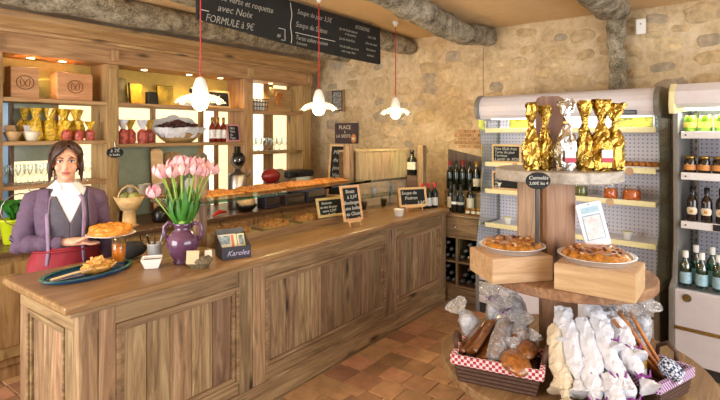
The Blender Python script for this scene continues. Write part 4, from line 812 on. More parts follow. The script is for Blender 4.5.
# back worktop
pt = T('flower_pot', 'bright yellow green flower pot on the back worktop at the left edge', 'flower pot', (1.385, 4.28, .901)); MB().lathe([(.055, 0), (.06, .005), (.085, .17), (.09, .172), (.09, .185), (.08, .185), (.078, .16), (0, .16)], 20).part('pot_body', plain('lime_glaze', '#c8d820', .35, var=.05), pt, True)
pl = T('pot_plant', 'broad green leaves growing in the yellow pot', 'plant', (1.385, 4.28, 1.06)); GL = plain('green_leaf', '#2f7a2a', .4, var=.3, rand=.1)
for k in range(9):
    a = k * .7; V = []; F = []; n = Vector((-math.sin(a), math.cos(a), 0))
    for i in range(6):
        f = i / 5; p = Vector((math.cos(a) * .14 * f, math.sin(a) * .14 * f, .01 + .16 * math.sin(f * 2.0) - .02 * f)); w_ = .045 * math.sin(PI * (.1 + .88 * f)); V += [tuple(p - n * w_), tuple(p), tuple(p + n * w_)]
    for i in range(5): F += [(i * 3, i * 3 + 1, i * 3 + 4, i * 3 + 3), (i * 3 + 1, i * 3 + 2, i * 3 + 5, i * 3 + 4)]
    MB().add(V, F).part('leaf', GL, pl, True)
pts = [(.10 * math.sin(t * .5) * (1 - t / 40), 0, t * .02) for t in range(22)] ; MB().tube(pts, .004, 6).tube([(-.08 + .12 * math.cos(t * .4), 0, .26 + .12 * math.sin(t * .4)) for t in range(14)], .004, 6).thing('wire_scroll', 'curled grey wire scroll standing beside the yellow pot', 'wire holder', STEEL, (1.47, 4.13, .901), R(-15), smooth=True)
cr_ = T('cream_bowl', 'cream basket bowl of fruit with handle on back worktop behind the quiche', 'bowl', (2.28, 4.3, .901)); MB().lathe([(.07, .14), (.13, .26), (.125, .26), (.06, .15), (0, .15)], 20).lathe([(.08, 0), (.06, .01), (.05, .13), (.07, .14)], 18).part('bowl_body', PALEW, cr_, True); MB().tube([(.1 * math.cos(t), 0, .25 + .1 * math.sin(t)) for t in [PI * q / 8 for q in range(9)]], .007, 6).part('handle', PALEW, cr_, True)
for k in range(4): MB().ell((.05 * math.cos(k * 1.6), .05 * math.sin(k * 1.6), .25), .04, 10, 7).part('fruit', plain('green_fruit', '#a5a860', .5, rand=.2), cr_, True)
CUPC = plain('cream_beaker', '#e8ddc4', .5)
for k in range(6):
    MB().lathe([(.025, 0), (.032, .11), (.034, .11), (.03, .105), (.02, .006), (0, .006)], 12).thing('paper_beaker', 'pale paper beaker on the back worktop, %s from the left' % pos[k].replace('leftmost', 'first'), 'cup', CUPC, (2.42 + k * .085, 4.55 - .06 * (k % 2), 1.122), group='pale beakers', smooth=True)
st = T('beaker_stand', 'low wooden riser under the pale beakers', 'stand', (2.63, 4.54, .901)); MB().box(-.28, .28, -.1, .1, .2, .22).part('top_board', HONX, st, bev=.003)
for x in (-.26, .26): MB().box(x - .01, x + .01, -.09, .09, 0, .2).part('side_board', HONZ, st)
cf = T('black_kettle', 'small black kettle behind the cream bowl', 'kettle', (2.55, 4.25, .901)); MB().lathe([(.06, 0), (.075, .03), (.07, .1), (.03, .14), (0, .145)], 18).part('kettle_body', BLACK, cf, True); MB().tube([(.06, 0, .12), (.1, 0, .1), (.1, 0, .05), (.07, 0, .03)], .008, 6).part('handle', CERAM, cf, True); MB().tube([(-.06, 0, .06), (-.11, 0, .12)], [.014, .008], 8).part('spout', BLACK, cf, True)
BRD = wood('grey_board', '#6b5a48', '#8c7862', '#a8937a', 'z', knots=False)
for k, (x, y, w_, h, mt, lb) in enumerate(((2.79, 4.66, .13, .66, PALEW, 'pale framed cutting board leaning behind the tulips'), (3.0, 4.7, .2, .62, HONZ, 'honey wooden cutting board leaning on the back worktop'), (3.27, 4.6, .16, .6, BRD, 'grey upright cutting board right of the tulips'), (2.99, 4.42, .1, .36, PAPER, 'white paper roll standing left of the tulips'))):
    MB().pxz([(-w_ / 2, 0), (w_ / 2, 0), (w_ / 2, h - .03), (w_ / 2 - .03, h), (-w_ / 2 + .03, h), (-w_ / 2, h - .03)], -.01, .01).thing('cutting_board' if k < 3 else 'paper_roll', lb, 'board' if k < 3 else 'paper', mt, (x, y, .903), bev=.004, rot=(R(-6), 0, 0))
ch = T('chef_figurine', 'metal chef figurine with round glass head and black hat on a canister', 'figurine', (3.52, 4.35, .901)); MB().lathe([(.1, 0), (.105, .01), (.105, .36), (.09, .38), (.04, .40), (.03, .43)], 20).part('canister', STEEL, ch, True)
MB().ell((0, 0, .515), (.085, .085, .09)).part('round_head', JAR, ch, True); MB().ell((.03, .02, .53), (.075, .075, .08)).part('dark_hair', BLACK, ch, True); MB().lathe([(.06, .59), (.06, .6), (.035, .605), (.035, .67), (0, .675)], 16).part('hat', BLACK, ch, True); MB().tube([(-.1, 0, .3), (-.14, -.03, .36), (-.12, -.06, .41)], .008, 6).tube([(.1, 0, .3), (.15, -.03, .36), (.13, -.06, .41)], .008, 6).part('arms', STEEL, ch, True)
rs = T('meat_slicer', 'red meat slicer on the back worktop', 'slicer', (4.0, 4.32, .901)); SL = plain('red_enamel', '#8e1f1c', .25, coat=.5); MB().box(-.14, .14, -.12, .12, 0, .22).part('base', SL, rs, bev=.03); MB().ell((-.02, 0, .32), (.13, .09, .09)).part('motor_housing', SL, rs, True); MB().tube([(.1, -.03, .3), (.1, .0, .3)], .1, 24).part('blade', CHROME, rs); MB().tube([(.15, -.02, .22), (.2, -.02, .34)], .01, 8).part('handle', BLACK, rs)
pn = T('griddle', 'dark griddle on steel legs on the back worktop near the stone wall', 'griddle', (4.42, 4.38, .901))
MB().box(-.22, .22, -.14, .14, .28, .36).part('hotplate', plain('dark_iron', '#33363a', .4, .5), pn, bev=.02)
for x in (-.18, .18):
    MB().box(x - .02, x + .02, -.12, .12, 0, .28).part('leg', STEEL, pn)
MB().tube([(-.1, -.14, .32), (-.1, -.2, .33)], .012, 8).part('knob', BLACK, pn)
rb = T('bread_loaf', 'round pale bread loaf in a dark bowl on the back worktop', 'bread', (3.45, 4.12, .901)); MB().ell((0, 0, .11), (.095, .095, .08)).rough(.008, 20).part('loaf', plain('pale_loaf', '#d8b27c', .7, var=.15), rb, True); MB().lathe([(.06, 0), (.11, .05), (.115, .07), (.105, .065), (.05, .01), (0, .01)], 20).part('bowl', BLACK, rb, True)
MB().tube([(-.12, 0, .012), (0, .01, .03), (.1, 0, .016)], [.012, .02, .012], 8).thing('oven_glove', 'bright red oven glove lying on the back worktop edge', 'glove', plain('red_cloth', '#c22a1a', .6), (3.12, 4.12, .901), R(20), smooth=True)
for k, (x, w_, h, c_, lb) in enumerate(((3.75, .22, .16, '#2c2a3a', 'dark blue box on the back worktop behind the glass shelf'), (4.1, .3, .12, '#3d3430', 'dark brown box on the back worktop behind the glass shelf'), (4.45, .34, .22, '#252a34', 'dark navy appliance under the griddle front'))):
    b = T('storage_box', lb, 'box', (x, 4.1, .901)); MB().box(-w_ / 2, w_ / 2, -.07, .07, 0, h).part('box_body', plain('store_%d' % k, c_, .45), b, bev=.008); MB().box(-w_ / 2 + .02, w_ / 2 - .02, -.073, -.069, h * .3, h * .7).part('label', STEEL, b)

# ================================================================== THREE TIER DISPLAY TABLE
TX, TY = 3.147, .817
random.seed(41)
GRYX = wood('pale_grey_disc_wood', '#8d8378', '#aaa095', '#c4bbb0', 'x', knots=False)
tb = T('display_table', 'three tier round wooden display table in front of the cooler', 'table', (TX, TY, 0))
for nm, r_, z0, z1 in (('lower_disc', .75, .31, .36), ('middle_disc', .475, .845, .9), ('upper_disc', .36, 1.443, 1.507)):
    n = 5; d = MB().lathe([(r_ - .006, z0), (r_, z0 + .006), (r_, z1 - .006), (r_ - .006, z1), (0, z1)], 56).part(nm, GRYX if nm == 'upper_disc' else TABX, tb, bev=0, loc=((-.038, .05, 0) if nm == 'upper_disc' else (0, 0, 0)))
    d.data.polygons.foreach_set('use_smooth', [False] * len(d.data.polygons))
MB().lathe([(.4, 0), (.4, .03), (.1, .05)], 32).part('foot', TABX, tb)
def post(w, z0, z1, rz, dx=0, dy=0): MB().box(-w / 2, w / 2, -w / 2, w / 2, z0, z1).part('post', TABZ, tb, bev=.004, rot=(0, 0, rz), loc=(dx, dy, 0))
AX = R(37.2 - 90)
post(.17, .03, .31, AX, -.036, .048); post(.17, .36, .845, AX, -.036, .048); post(.17, .9, 1.443, AX, -.045, .06)
MB().box(-.065, .065, -.012, .012, .9, 1.443).part('plank_brace', TABZ, tb, bev=.003, rot=(0, 0, AX), loc=(-.165, .18, 0))
# tarts on boxes
def tart_box(label, tlabel, x, y, rz, w, d, h, tx, ty, r):
    b = T('gift_box', label, 'box', (x, y, .901), rz); MB().box(-w / 2, w / 2, -d / 2, d / 2, 0, h).part('box_body', KRAFT, b, bev=.002); MB().box(-w / 2 + .006, w / 2 - .006, -d / 2 + .006, d / 2 - .006, h, h + .003).part('top_panel', plain('box_top', '#c9a27c', .6), b)
    t = T('tart', tlabel, 'tart', at(b, tx, ty, h + .0035), rz)
    MB().lathe([(0, 0), (r * .82, 0), (r * .84, .004), (r, .032), (r * 1.07, .035), (r * 1.07, .039), (r * .97, .036), (r * .8, .008)], 40, lobes=40, lam=.012, caps=False).part('foil_dish', FOIL, t, True)
    m = MB(); V = [(0, 0, .052)]; F = []; n = 30; K = 7
    for j in range(1, K + 1):
        for i in range(n):
            a = 2 * PI * i / n; rr = r * .97 * j / K; z = .034 + .016 * math.sqrt(max(0, 1 - (j / K) ** 2)) + (random.uniform(0, .018) if j < K else 0) + (.01 if j == K - 1 else 0); V.append((rr * math.cos(a), rr * math.sin(a), z))
    for i in range(n): F.append((0, 1 + i, 1 + (i + 1) % n))
    for j in range(K - 1):
        for i in range(n): a = 1 + j * n; F.append((a + i, a + n + i, a + n + (i + 1) % n, a + (i + 1) % n))
    m.add(V, F).part('golden_filling', plain('golden_tart', '#b4752c', .38, var=.75, sc=34, bmp=.8, coat=.3), t, True)
    for k in range(30): a = random.uniform(0, 6.3); q = r * .85 * math.sqrt(random.random()); MB().ell((0, 0, 0), (.013, .008, .006), 8, 5).part('topping_piece', [plain('caramel_nut', '#8a4a18', .4, var=.4), plain('pale_almond', '#d9a870', .5), plain('dark_bake', '#4a2412', .5)][k % 3], t, True, loc=(q * math.cos(a), q * math.sin(a), .036 + .018 * math.sqrt(1 - (q / r) ** 2) + .011), rot=(random.uniform(-.4, .4), random.uniform(-.4, .4), random.uniform(0, 3)))
    return b
def rz_of(dx, dy): return math.atan2(dy, dx)
tart_box('pale wooden gift box under the left nut tart', 'golden nut tart in foil dish on the left wooden box', 2.812, 1.05, rz_of(.27, -.24), .36, .30, .135, .02, .01, .172)
tart_box('pale wooden gift box under the right glazed tart', 'glossy golden tart in foil dish on the right wooden box', 2.85, .58, rz_of(.0, -.36), .38, .30, .135, -.02, .02, .18)
# tablet style price card behind the right tart
tc_ = T('advert_card', 'white printed advert card leaning behind the right tart', 'card', (3.1, .60, 1.19), R(-62))
tc_.location = (3.128, .60, .902)
cw = [(-.062, .17), (.062, .17), (.07, .18), (.07, .42), (.062, .43), (-.062, .43), (-.07, .42), (-.07, .18)]
cdp = MB().pxz(cw, -.005, .005).part('card_body', WHITE, tc_, bev=.002, rot=(0, R(-14), 0)); MB().box(-.05, .05, -.0065, -.005, .37, .405).part('heading_block', plain('pale_blue_print', '#a8c4d2', .6), cdp); MB().box(-.052, .052, -.0062, -.005, .215, .36).part('picture_border', plain('blue_grey_print', '#8fb0c0', .6), cdp); MB().box(-.046, .046, -.0068, -.006, .22, .352).part('pink_picture', plain('pink_print', '#e6cfcf', .6, var=.25, sc=30), cdp); MB().tube([(0, -.005, .418), (0, -.0065, .418)], .004, 8).part('pin_dot', BLACK, cdp)
MB().box(-.006, .006, 0, .012, 0, .3).part('stand_rod', WICK, tc_); MB().box(-.05, .05, -.03, .05, 0, .006).part('stand_foot', WICK, tc_)
# oval sign on a stake
os_ = T('oval_sign', 'black oval chalk sign on a dark stake in front of the upper disc', 'chalk sign', (2.652, .842, 1.14), AX)
MB().box(-.008, .008, -.006, .006, 0, .33).part('stake', BLACK, os_); MB().lathe([(0, -.006), (.062, -.006), (.066, 0), (.062, .006), (0, .006)], 28, sy=.68, caps=False).part('slate', CHALK, os_, rot=(R(90), 0, 0), loc=(0, -.013, .33)); text('Cannelés', .028, INK, os_, (-.052, -.0205, .337)); text('3,00€ les 4', .022, INK, os_, (-.05, -.0205, .31))
# foil bags + chopping board on the upper disc
def gold(name, c): return plain(name, c, .18, 1, var=.45, sc=30, bmp=.8)
GOLD = gold('gold_foil', '#b89848'); SILV = gold('silver_foil', '#d0cfd0'); CARD = plain('red_white_card', '#c9b4b4', .5, var=.2)
FW = Vector((math.cos(R(37.2)), math.sin(R(37.2)), 0)); RT = Vector((math.sin(R(37.2)), -math.cos(R(37.2)), 0))
for k, (s, d, h, mt, lb) in enumerate(((-.275, -.16, .385, GOLD, 'gold foil gift bag at far left of the upper disc'), (-.187, -.13, .37, GOLD, 'slim gold foil gift bag left of the silver bag'), (-.095, -.2, .40, SILV, 'silver foil gift bag with red card on the upper disc'), (.015, -.19, .39, GOLD, 'slim gold foil gift bag right of the silver bag'), (.105, -.2, .40, GOLD, 'gold foil gift bag second from right on the upper disc'), (.195, -.17, .385, GOLD, 'gold foil gift bag at far right of the upper disc'))):
    p = Vector((TX, TY, 1.508)) + RT * s + FW * d; g = T('foil_bag', lb, 'gift bag', tuple(p), random.random() * 6, 'foil gift bags')
    r_ = (.047, .042, .055, .05, .06, .056)[k]
    MB().lathe2([(r_ * .75, 0), (r_ * .95, h * .06), (r_ * 1.05, h * .22), (r_ * .95, h * .40), (r_ * .62, h * .55), (r_ * .30, h * .66), (r_ * .28, h * .7), (r_ * .55, h * .82), (r_ * .85, h * .97), (r_ * .7, h)], 16, 2, jit=.17).rough(.012, 24, k).part('foil_body', mt, g)
    MB().lathe([(r_ * .33, h * .665), (r_ * .33, h * .69)], 10).part('ribbon', GCAP, g)
    if k in (2, 4):
        q = MB().box(-.03, .03, -.003, .003, 0, .07).part('card', PAPER, g, bev=.002, loc=(0, 0, .06)); fd = math.atan2(-FW.y, -FW.x) - g.rotation_euler.z; q.location = (r_ * 1.15 * math.cos(fd), r_ * 1.15 * math.sin(fd), .05); q.rotation_euler = (0, 0, fd + PI / 2); MB().box(-.031, .031, -.0035, .0035, 0, .025).part('red_band', plain('crimson_print', '#a82338', .5), q)
p = Vector((TX, TY, 1.508)) + RT * -.10 + FW * .02
MB().pxz([(-.085, 0), (.085, 0), (.085, .40), (.075, .425), (.05, .435), (-.05, .435), (-.075, .425), (-.085, .40)], -.01, .01).thing('chopping_board', 'rounded brown chopping board standing among the foil bags', 'board', wood('walnut_board', '#6a4d3a', '#866550', '#9c7b64', 'z', knots=False), tuple(p), AX, bev=.004)
# ------------------------------------------------------------------ baskets and wrapped goods on the lower disc
def checks(name, c1, c2, sc):
    m, nt, bs = base(name); v, oi = coords(nt, (sc, sc, sc), False); ck_ = nt.nodes.new('ShaderNodeTexChecker'); ck_.inputs['Scale'].default_value = 1; ck_.inputs['Color1'].default_value = rgb(c1); ck_.inputs['Color2'].default_value = rgb(c2); link(nt, v, ck_.inputs['Vector']); link(nt, ck_.outputs['Color'], bs.inputs['Base Color']); bs.inputs['Roughness'].default_value = .8; return m
GING = checks('red_gingham', '#a8283c', '#e6cfcf', 60); BGING = checks('blue_gingham', '#2a3550', '#c6cad8', 70); PGING = checks('purple_gingham', '#6a2a6a', '#d8c0d8', 100)
def basket(name, label, x, y, rz, w, d, h, lin):
    b = T(name, label, 'basket', (x, y, .361), rz); m = MB()
    for i in range(6):
        z = .008 + i * h / 6; k = .86 + .14 * i / 6
        m.tube([(-w / 2 * k, -d / 2 * k, z), (w / 2 * k, -d / 2 * k, z), (w / 2 * k, d / 2 * k, z), (-w / 2 * k, d / 2 * k, z), (-w / 2 * k, -d / 2 * k, z)], h / 11, 6)
    m.box(-w * .42, w * .42, -d * .42, d * .42, 0, .012); m.part('wicker_wall', WICK, b)
    l = MB(); q = 1.03
    for s in (-1, 1): l.box(-w / 2 * q, w / 2 * q, s * d / 2 - .012, s * d / 2 + .012, h * .72, h * 1.12).box(s * w / 2 - .012, s * w / 2 + .012, -d / 2 * q, d / 2 * q, h * .72, h * 1.12)
    l.rough(.006, 25).part('gingham_lining', lin, b, bev=.004)
    for s in (-1, 1): MB().tube([(s * w * .5, -.05, h), (s * w * .52, -.045, h + .06), (s * w * .53, 0, h + .09), (s * w * .52, .045, h + .06), (s * w * .5, .05, h)], .012, 8).rough(.006, 40).part('handle', WICK, b, True)
    return b
lb_ = basket('gingham_basket', 'dark wicker basket with red gingham lining at the left of the lower disc', 2.665, 1.05, R(-78), .46, .27, .13, GING)
CAKE = plain('dark_gingerbread', '#70421c', .35, var=.55, sc=35, bmp=.6, rand=.2, coat=.7); AMB = plain('amber_biscuit', '#8f5520', .32, var=.6, sc=45, bmp=.9, rand=.15, coat=.8)
def parcel(name, label, loc, size, rot, mat, group, wrap=True):
    o = T(name, label, 'packet', loc, 0, group, rot); w_, d_, h_ = size
    MB().box(-w_ / 2, w_ / 2, -d_ / 2, d_ / 2, 0, h_).rough(.008, 30, loc[0]).part('cake', mat, o, bev=.01)
    MB().lathe([(d_ * .1, -w_ * .72), (d_ * .5, -w_ * .66), (d_ * .2, -w_ * .54), (d_ * .56, -w_ * .48), (d_ * .62, 0), (d_ * .56, w_ * .48), (d_ * .2, w_ * .54), (d_ * .5, w_ * .68), (d_ * .15, w_ * .75)], 12, jit=.1).part('cellophane_wrap', CELLO, o, rot=(0, R(90), 0), loc=(0, 0, h_ / 2)) if wrap else None
    return o
for k in range(5): parcel('gingerbread_packet', 'long dark gingerbread packet in the gingham basket, %s of a fan of five' % pos[k].replace('leftmost', 'first'), (2.70 + k * .006, 1.225 - k * .055, .515 + (k % 2) * .022), (.27, .085, .032), (R(-30), R(-20 - k * 2), R(-8 + k * 5)), CAKE, 'gingerbread packets', k == 3)
MB().box(-.19, .19, -.10, .10, 0, .075).rough(.015, 20).thing('basket_packing', 'brown packing filling the red gingham basket', 'packing', CAKE, (2.668, 1.05, .378), R(-78))
for k, (x, y, z, a, lb) in enumerate(((2.605, .945, .475, 30, 'round glossy biscuit packet at the front of the gingham basket'), (2.735, .955, .49, -20, 'amber biscuit packet at right of the gingham basket'))):
    o = T('biscuit_packet', lb, 'packet', (x, y, z), 0, None, (R(10), R(-12), R(a))); MB().ell((0, 0, .03), (.105, .08, .035), 16, 8).rough(.014, 25, k).part('biscuits', AMB, o, True); MB().lathe([(.012, 0), (.03, .025), (.045, .05)], 12, jit=.2, caps=False).part('cellophane_top', CELLO, o, loc=(.09, 0, .045), rot=(0, R(60), 0))
# paper and cellophane bags heaped round the post
def tied_bag(name, label, p, q, r, mat, group, inner=None, rib=None, jit=.14):
    p = Vector(p); q = Vector(q); L = (q - p).length; o = T(name, label, 'bag', tuple(p), 0, group, (q - p).to_track_quat('Z', 'Y').to_euler())
    MB().lathe2([(r * .3, 0), (r * .85, L * .05), (r * 1.0, L * .25), (r * .95, L * .5), (r * .8, L * .68), (r * .32, L * .78), (r * .3, L * .82), (r * .8, L * .93), (r * 1.1, L)], 18, 3, jit=jit * .5).rough(.011, 20, p.x * 9 + p.y * 5).rough(.006, 60, p.y).part('wrapping', mat, o)
    if inner: MB().lathe([(r * .25, L * .03), (r * .8, L * .08), (r * .85, L * .5), (r * .6, L * .66), (.0, L * .7)], 12, jit=.1).part('contents', inner, o)
    if rib:
        MB().lathe([(r * .36, L * .775), (r * .38, L * .8), (r * .36, L * .825)], 10).part('ribbon', rib, o)
        for s in (-1, 1): MB().tube([(0, 0, L * .8), (s * r * .6, r * .4, L * .84), (s * r * .9, r * .6, L * .76)], [.006, .008, .003], 6).part('ribbon_tail', rib, o)
    return o
PUR = plain('purple_ribbon', '#7c2a7c', .4); WBAG = PAPER; CBAG = plain('cream_paper', '#d2c2a6', .6, var=.1, sc=22, bmp=.9)
rows = [((2.84, .80, .66), (2.60, .72, .42), 'nearest the gingham basket'), ((2.87, .75, .70), (2.62, .62, .43), 'second from the gingham basket'), ((2.90, .69, .71), (2.66, .52, .44), 'third from the gingham basket'), ((2.93, .63, .71), (2.70, .44, .46), 'in the middle of the front heap'), ((2.80, .64, .56), (2.56, .52, .385), 'low in the front heap, left'), ((2.98, .55, .66), (2.78, .34, .47), 'right of the front heap'), ((2.85, .53, .55), (2.66, .38, .40), 'low in the front heap, right'), ((2.78, .76, .54), (2.54, .66, .38), 'lowest at the front left of the heap'), ((2.99, .66, .76), (2.83, .50, .60), 'on top of the heap beside the post'), ((2.92, .78, .74), (2.76, .74, .60), 'high at left of the heap beside the post'), ((3.04, .58, .72), (2.88, .40, .57), 'high at right of the heap'), ((2.75, .52, .50), (2.55, .42, .375), 'lowest at the front right of the heap')]
for k, (p, q, lb) in enumerate(rows): tied_bag('paper_bag', ('long cream paper bag ' if k in (0, 7) else 'long white paper bag ') + lb, p, q, .05, CBAG if k in (0, 7) else WBAG, 'white paper bags', rib=PUR if k in (2, 3, 4, 5, 6, 8, 10) else None)
random.seed(77)
bl = [((3.02, 1.18, .45), (2.93, 1.22, .76)), ((3.06, 1.08, .48), (2.98, 1.10, .80)), ((2.90, 1.25, .42), (2.76, 1.36, .68)), ((2.94, 1.10, .42), (2.86, 1.12, .72)), ((3.12, 1.2, .40), (3.12, 1.3, .74)), ((2.86, 1.02, .42), (2.80, .98, .68))]
for k, (p, q) in enumerate(bl): tied_bag('cellophane_bag', 'crinkled clear cellophane bag left of the post, %s of six' % pos[k].replace('leftmost', 'first'), p, q, .065, CELLO, 'cellophane bags left of the post', inner=AMB if k in (3, 5) else PAPER, rib=PUR if k in (0, 3) else None)
br = [((3.22, .62, .42), (3.14, .56, .80)), ((3.12, .56, .45), (3.06, .46, .78)), ((3.30, .50, .42), (3.22, .40, .76)), ((3.34, .70, .40), (3.36, .62, .74)), ((3.05, .66, .5), (3.0, .62, .74))]
for k, (p, q) in enumerate(br): tied_bag('cellophane_bag', 'crinkled clear cellophane bag right of the post, %s of five' % pos[k].replace('leftmost', 'first'), p, q, .062, CELLO, 'cellophane bags right of the post', inner=CAKE if k == 1 else PAPER)
rb_ = basket('gingham_basket', 'wicker basket with blue and purple gingham at the right of the lower disc', 3.02, .37, R(-20), .34, .26, .12, PGING)
STK = plain('breadstick', '#b07038', .6, var=.3, sc=40, rand=.12)
for k in range(7): MB().tube([(0, 0, 0), (.0, .005, .17), (.0, 0, .34)], [.008, .011, .009], 8).thing('breadstick', 'long brown breadstick leaning in the right basket, %s from the left' % pos[k].replace('leftmost', 'first'), 'breadstick', STK, (2.98 + k * .014, .30 + (k % 3) * .02, .455), 0, 'breadsticks', smooth=True, rot=(R(-40 + k * 2), R(12), R(25)))
cb_ = T('cloth_cap', 'blue gingham cloth cap tied on the breadstick end', 'cloth', (2.92, .295, .50), 0, None, (R(35), R(20), 0)); MB().lathe([(.02, .0), (.05, .02), (.062, .05), (.05, .075), (.02, .085), (0, .086)], 16, jit=.1).part('cloth', BGING, cb_, True); MB().box(-.02, .02, -.066, -.06, .02, .045).part('label', LBLW, cb_)
for k, (x, y, c_, lb) in enumerate(((2.98, .46, '#2f5a3c', 'small green tin in the right basket'), (3.05, .45, '#b5482a', 'small orange tin in the right basket'), (3.02, .50, '#28305a', 'small navy tin in the right basket'), (2.95, .41, '#c4a03c', 'small yellow tin in the right basket'))):
    t = T('small_tin', lb, 'tin', (x, y, .374 + (k % 2) * .06), 0, 'small tins'); MB().lathe([(.034, 0), (.035, .003), (.035, .1), (.034, .103)], 16).part('tin_body', plain('tin_%d' % k, c_, .35), t, True); MB().lathe([(.0355, .03), (.0355, .07)], 16, caps=False).part('label', LBLW, t, True)

# ================================================================== THE WOMAN BEHIND THE COUNTER
SKIN = plain('skin', '#d9a284', .5, var=.05, sub=.15); HAIR = plain('brown_hair', '#3b2115', .45, var=.35, sc=60, bmp=.3)
MAUVE = plain('mauve_cardigan', '#5f4a60', .85, var=.15, sc=50, bmp=.2); VEST = plain('grey_vest', '#55505a', .85, var=.15, sc=60, bmp=.2); SHIRT = plain('white_shirt', '#e8e6ea', .7, var=.04); APRON = plain('red_apron', '#8e1a28', .7, var=.12, sc=12); TROU = plain('dark_trousers', '#25222a', .8)
wm = T('person', 'woman in mauve cardigan, grey vest and red apron holding a quiche', 'person', (1.39, 3.40, 0), R(-22.3))
RI = [(.80, .178, .125, 0), (.90, .175, .12, 0), (1.0, .145, .105, 0), (1.08, .14, .10, -.005), (1.17, .152, .115, -.012), (1.24, .16, .112, -.008), (1.30, .168, .095, .0), (1.345, .15, .075, .004), (1.375, .095, .06, .004), (1.41, .055, .052, .002)]
def ring(z):
    for a, b in zip(RI, RI[1:]):
        if a[0] <= z <= b[0]:
            f = (z - a[0]) / (b[0] - a[0]); f = f * f * (3 - 2 * f) if False else f; return [a[i] * (1 - f) + b[i] * f for i in (1, 2, 3)]
    return RI[-1][1:] if z > 1 else RI[0][1:]
def loft(z0, z1, off, keep=None, nu=120, nv=90, wr=0):
    V = []; F = []
    for j in range(nv + 1):
        z = z0 + (z1 - z0) * j / nv; a, b, yo = ring(z)
        for i in range(nu):
            t = 2 * PI * i / nu; o = off + wr * noise.noise(Vector((t * 3, z * 22, off * 99))); V.append(((a + o) * math.cos(t), (b + o) * math.sin(t) + yo, z + off * max(0, (z - 1.3) / .11) * .6))
    for j in range(nv):
        zc = z0 + (z1 - z0) * (j + .5) / nv
        for i in range(nu):
            t = 2 * PI * (i + .5) / nu; x = ring(zc)[0] * math.cos(t)
            if keep is None or keep(x, math.sin(t), zc): F.append((j * nu + i, j * nu + (i + 1) % nu, (j + 1) * nu + (i + 1) % nu, (j + 1) * nu + i))
    return MB().add(V, F)
SH_R, EL_R, WR_R = (-.165, .0, 1.305), (-.245, -.02, 1.045), (.015, -.125, 1.05)
SH_L, EL_L, WR_L = (.165, .0, 1.305), (.225, .05, 1.04), (.20, -.02, .81)
b = MB()
a_, b_, y_ = 0, 0, 0
for z0, z1 in zip([r[0] for r in RI], [r[0] for r in RI][1:]): pass
body = loft(.80, 1.41, -.004, nv=24, nu=56)
body.f.append(list(range(56))[::-1]); body.fm.append(0); body.f.append([24 * 56 + i for i in range(56)]); body.fm.append(0)
B = MB(); B.add(body.v, body.f)
B.cap((0, .005, 1.36), (0, -.012, 1.47), .052, .05, 14)
HZ = 1.535; HY = -.015
B.ell((0, HY + .012, HZ + .03), (.073, .09, .092), 20, 14); B.ell((0, HY - .022, HZ - .035), (.058, .066, .082), 18, 12); B.ell((0, HY - .052, HZ - .095), (.026, .026, .024), 12, 8)
B.tube([(0, HY - .082, HZ + .012), (0, HY - .094, HZ - .008), (0, HY - .103, HZ - .03), (0, HY - .085, HZ - .04)], [.009, .011, .014, .01], 10); B.ell((0, HY - .079, HZ - .062), (.026, .014, .012), 12, 8); B.ell((0, HY - .078, HZ + .03), (.055, .012, .012), 12, 8)
for s in (-1, 1): B.ell((s * .075, HY + .012, HZ - .012), (.011, .02, .032), 10, 8); B.ell((s * .036, HY - .06, HZ - .03), (.026, .026, .026), 10, 8)
for S, E_, W_ in ((SH_R, EL_R, WR_R), (SH_L, EL_L, WR_L)): B.cap(S, E_, .047, .038); B.cap(E_, W_, .037, .024)
for s in (-1, 1): B.cap((s * .09, 0, .82), (s * .085, -.01, .46), .085, .055); B.cap((s * .085, -.01, .46), (s * .085, .01, .09), .052, .036); B.cap((s * .085, .01, .045), (s * .09, -.12, .03), .042, .03)
# right hand closing on the plate rim, left hand hanging relaxed
kn_r = Vector((.095, -.15, 1.052)); wr = Vector(WR_R); B.cap(wr, kn_r, .026, .026); B.cap(wr + Vector((.02, -.02, -.004)), kn_r + Vector((0, -.018, -.004)), .02, .018); B.cap(wr + Vector((.02, .015, 0)), kn_r + Vector((0, .022, 0)), .02, .017)
for k, (dy, L) in enumerate(((-.034, .05), (-.012, .062), (.012, .058), (.032, .045))):
    p0 = kn_r + Vector((.0, dy, -.004)); p1 = p0 + Vector((L * .7, -.004, -.012)); p2 = p1 + Vector((L * .65, -.002, .0)); B.cap(p0, p1, .0105, .0095, 8); B.cap(p1, p2, .0095, .008, 8)
B.cap(kn_r + Vector((-.04, -.03, .006)), kn_r + Vector((.0, -.055, .026)), .013, .0115, 8); B.cap(kn_r + Vector((.0, -.055, .026)), kn_r + Vector((.045, -.05, .038)), .0115, .009, 8)
wl = Vector(WR_L); kl = wl + Vector((-.005, -.02, -.085)); B.cap(wl, kl, .025, .026); B.cap(wl + Vector((0, -.015, -.02)), kl + Vector((0, -.02, 0)), .018, .018)
for k, (dy, L) in enumerate(((-.034, .06), (-.012, .072), (.012, .068), (.032, .052))):
    p0 = kl + Vector((0, dy, 0)); p1 = p0 + Vector((-.006, -.004, -L * .6)); p2 = p1 + Vector((-.016, -.002, -L * .5)); B.cap(p0, p1, .0105, .0095, 8); B.cap(p1, p2, .0095, .008, 8)
B.cap(wl + Vector((-.01, -.02, -.03)), kl + Vector((-.02, -.05, .005)), .013, .011, 8); B.cap(kl + Vector((-.02, -.05, .005)), kl + Vector((-.025, -.058, -.035)), .011, .009, 8)
bo = B.part('body', SKIN, wm, True); rm = bo.modifiers.new('remesh', 'REMESH'); rm.mode = 'VOXEL'; rm.voxel_size = .0048; rm.use_smooth_shade = True; sm = bo.modifiers.new('smooth', 'SMOOTH'); sm.iterations = 4; sm.factor = .5
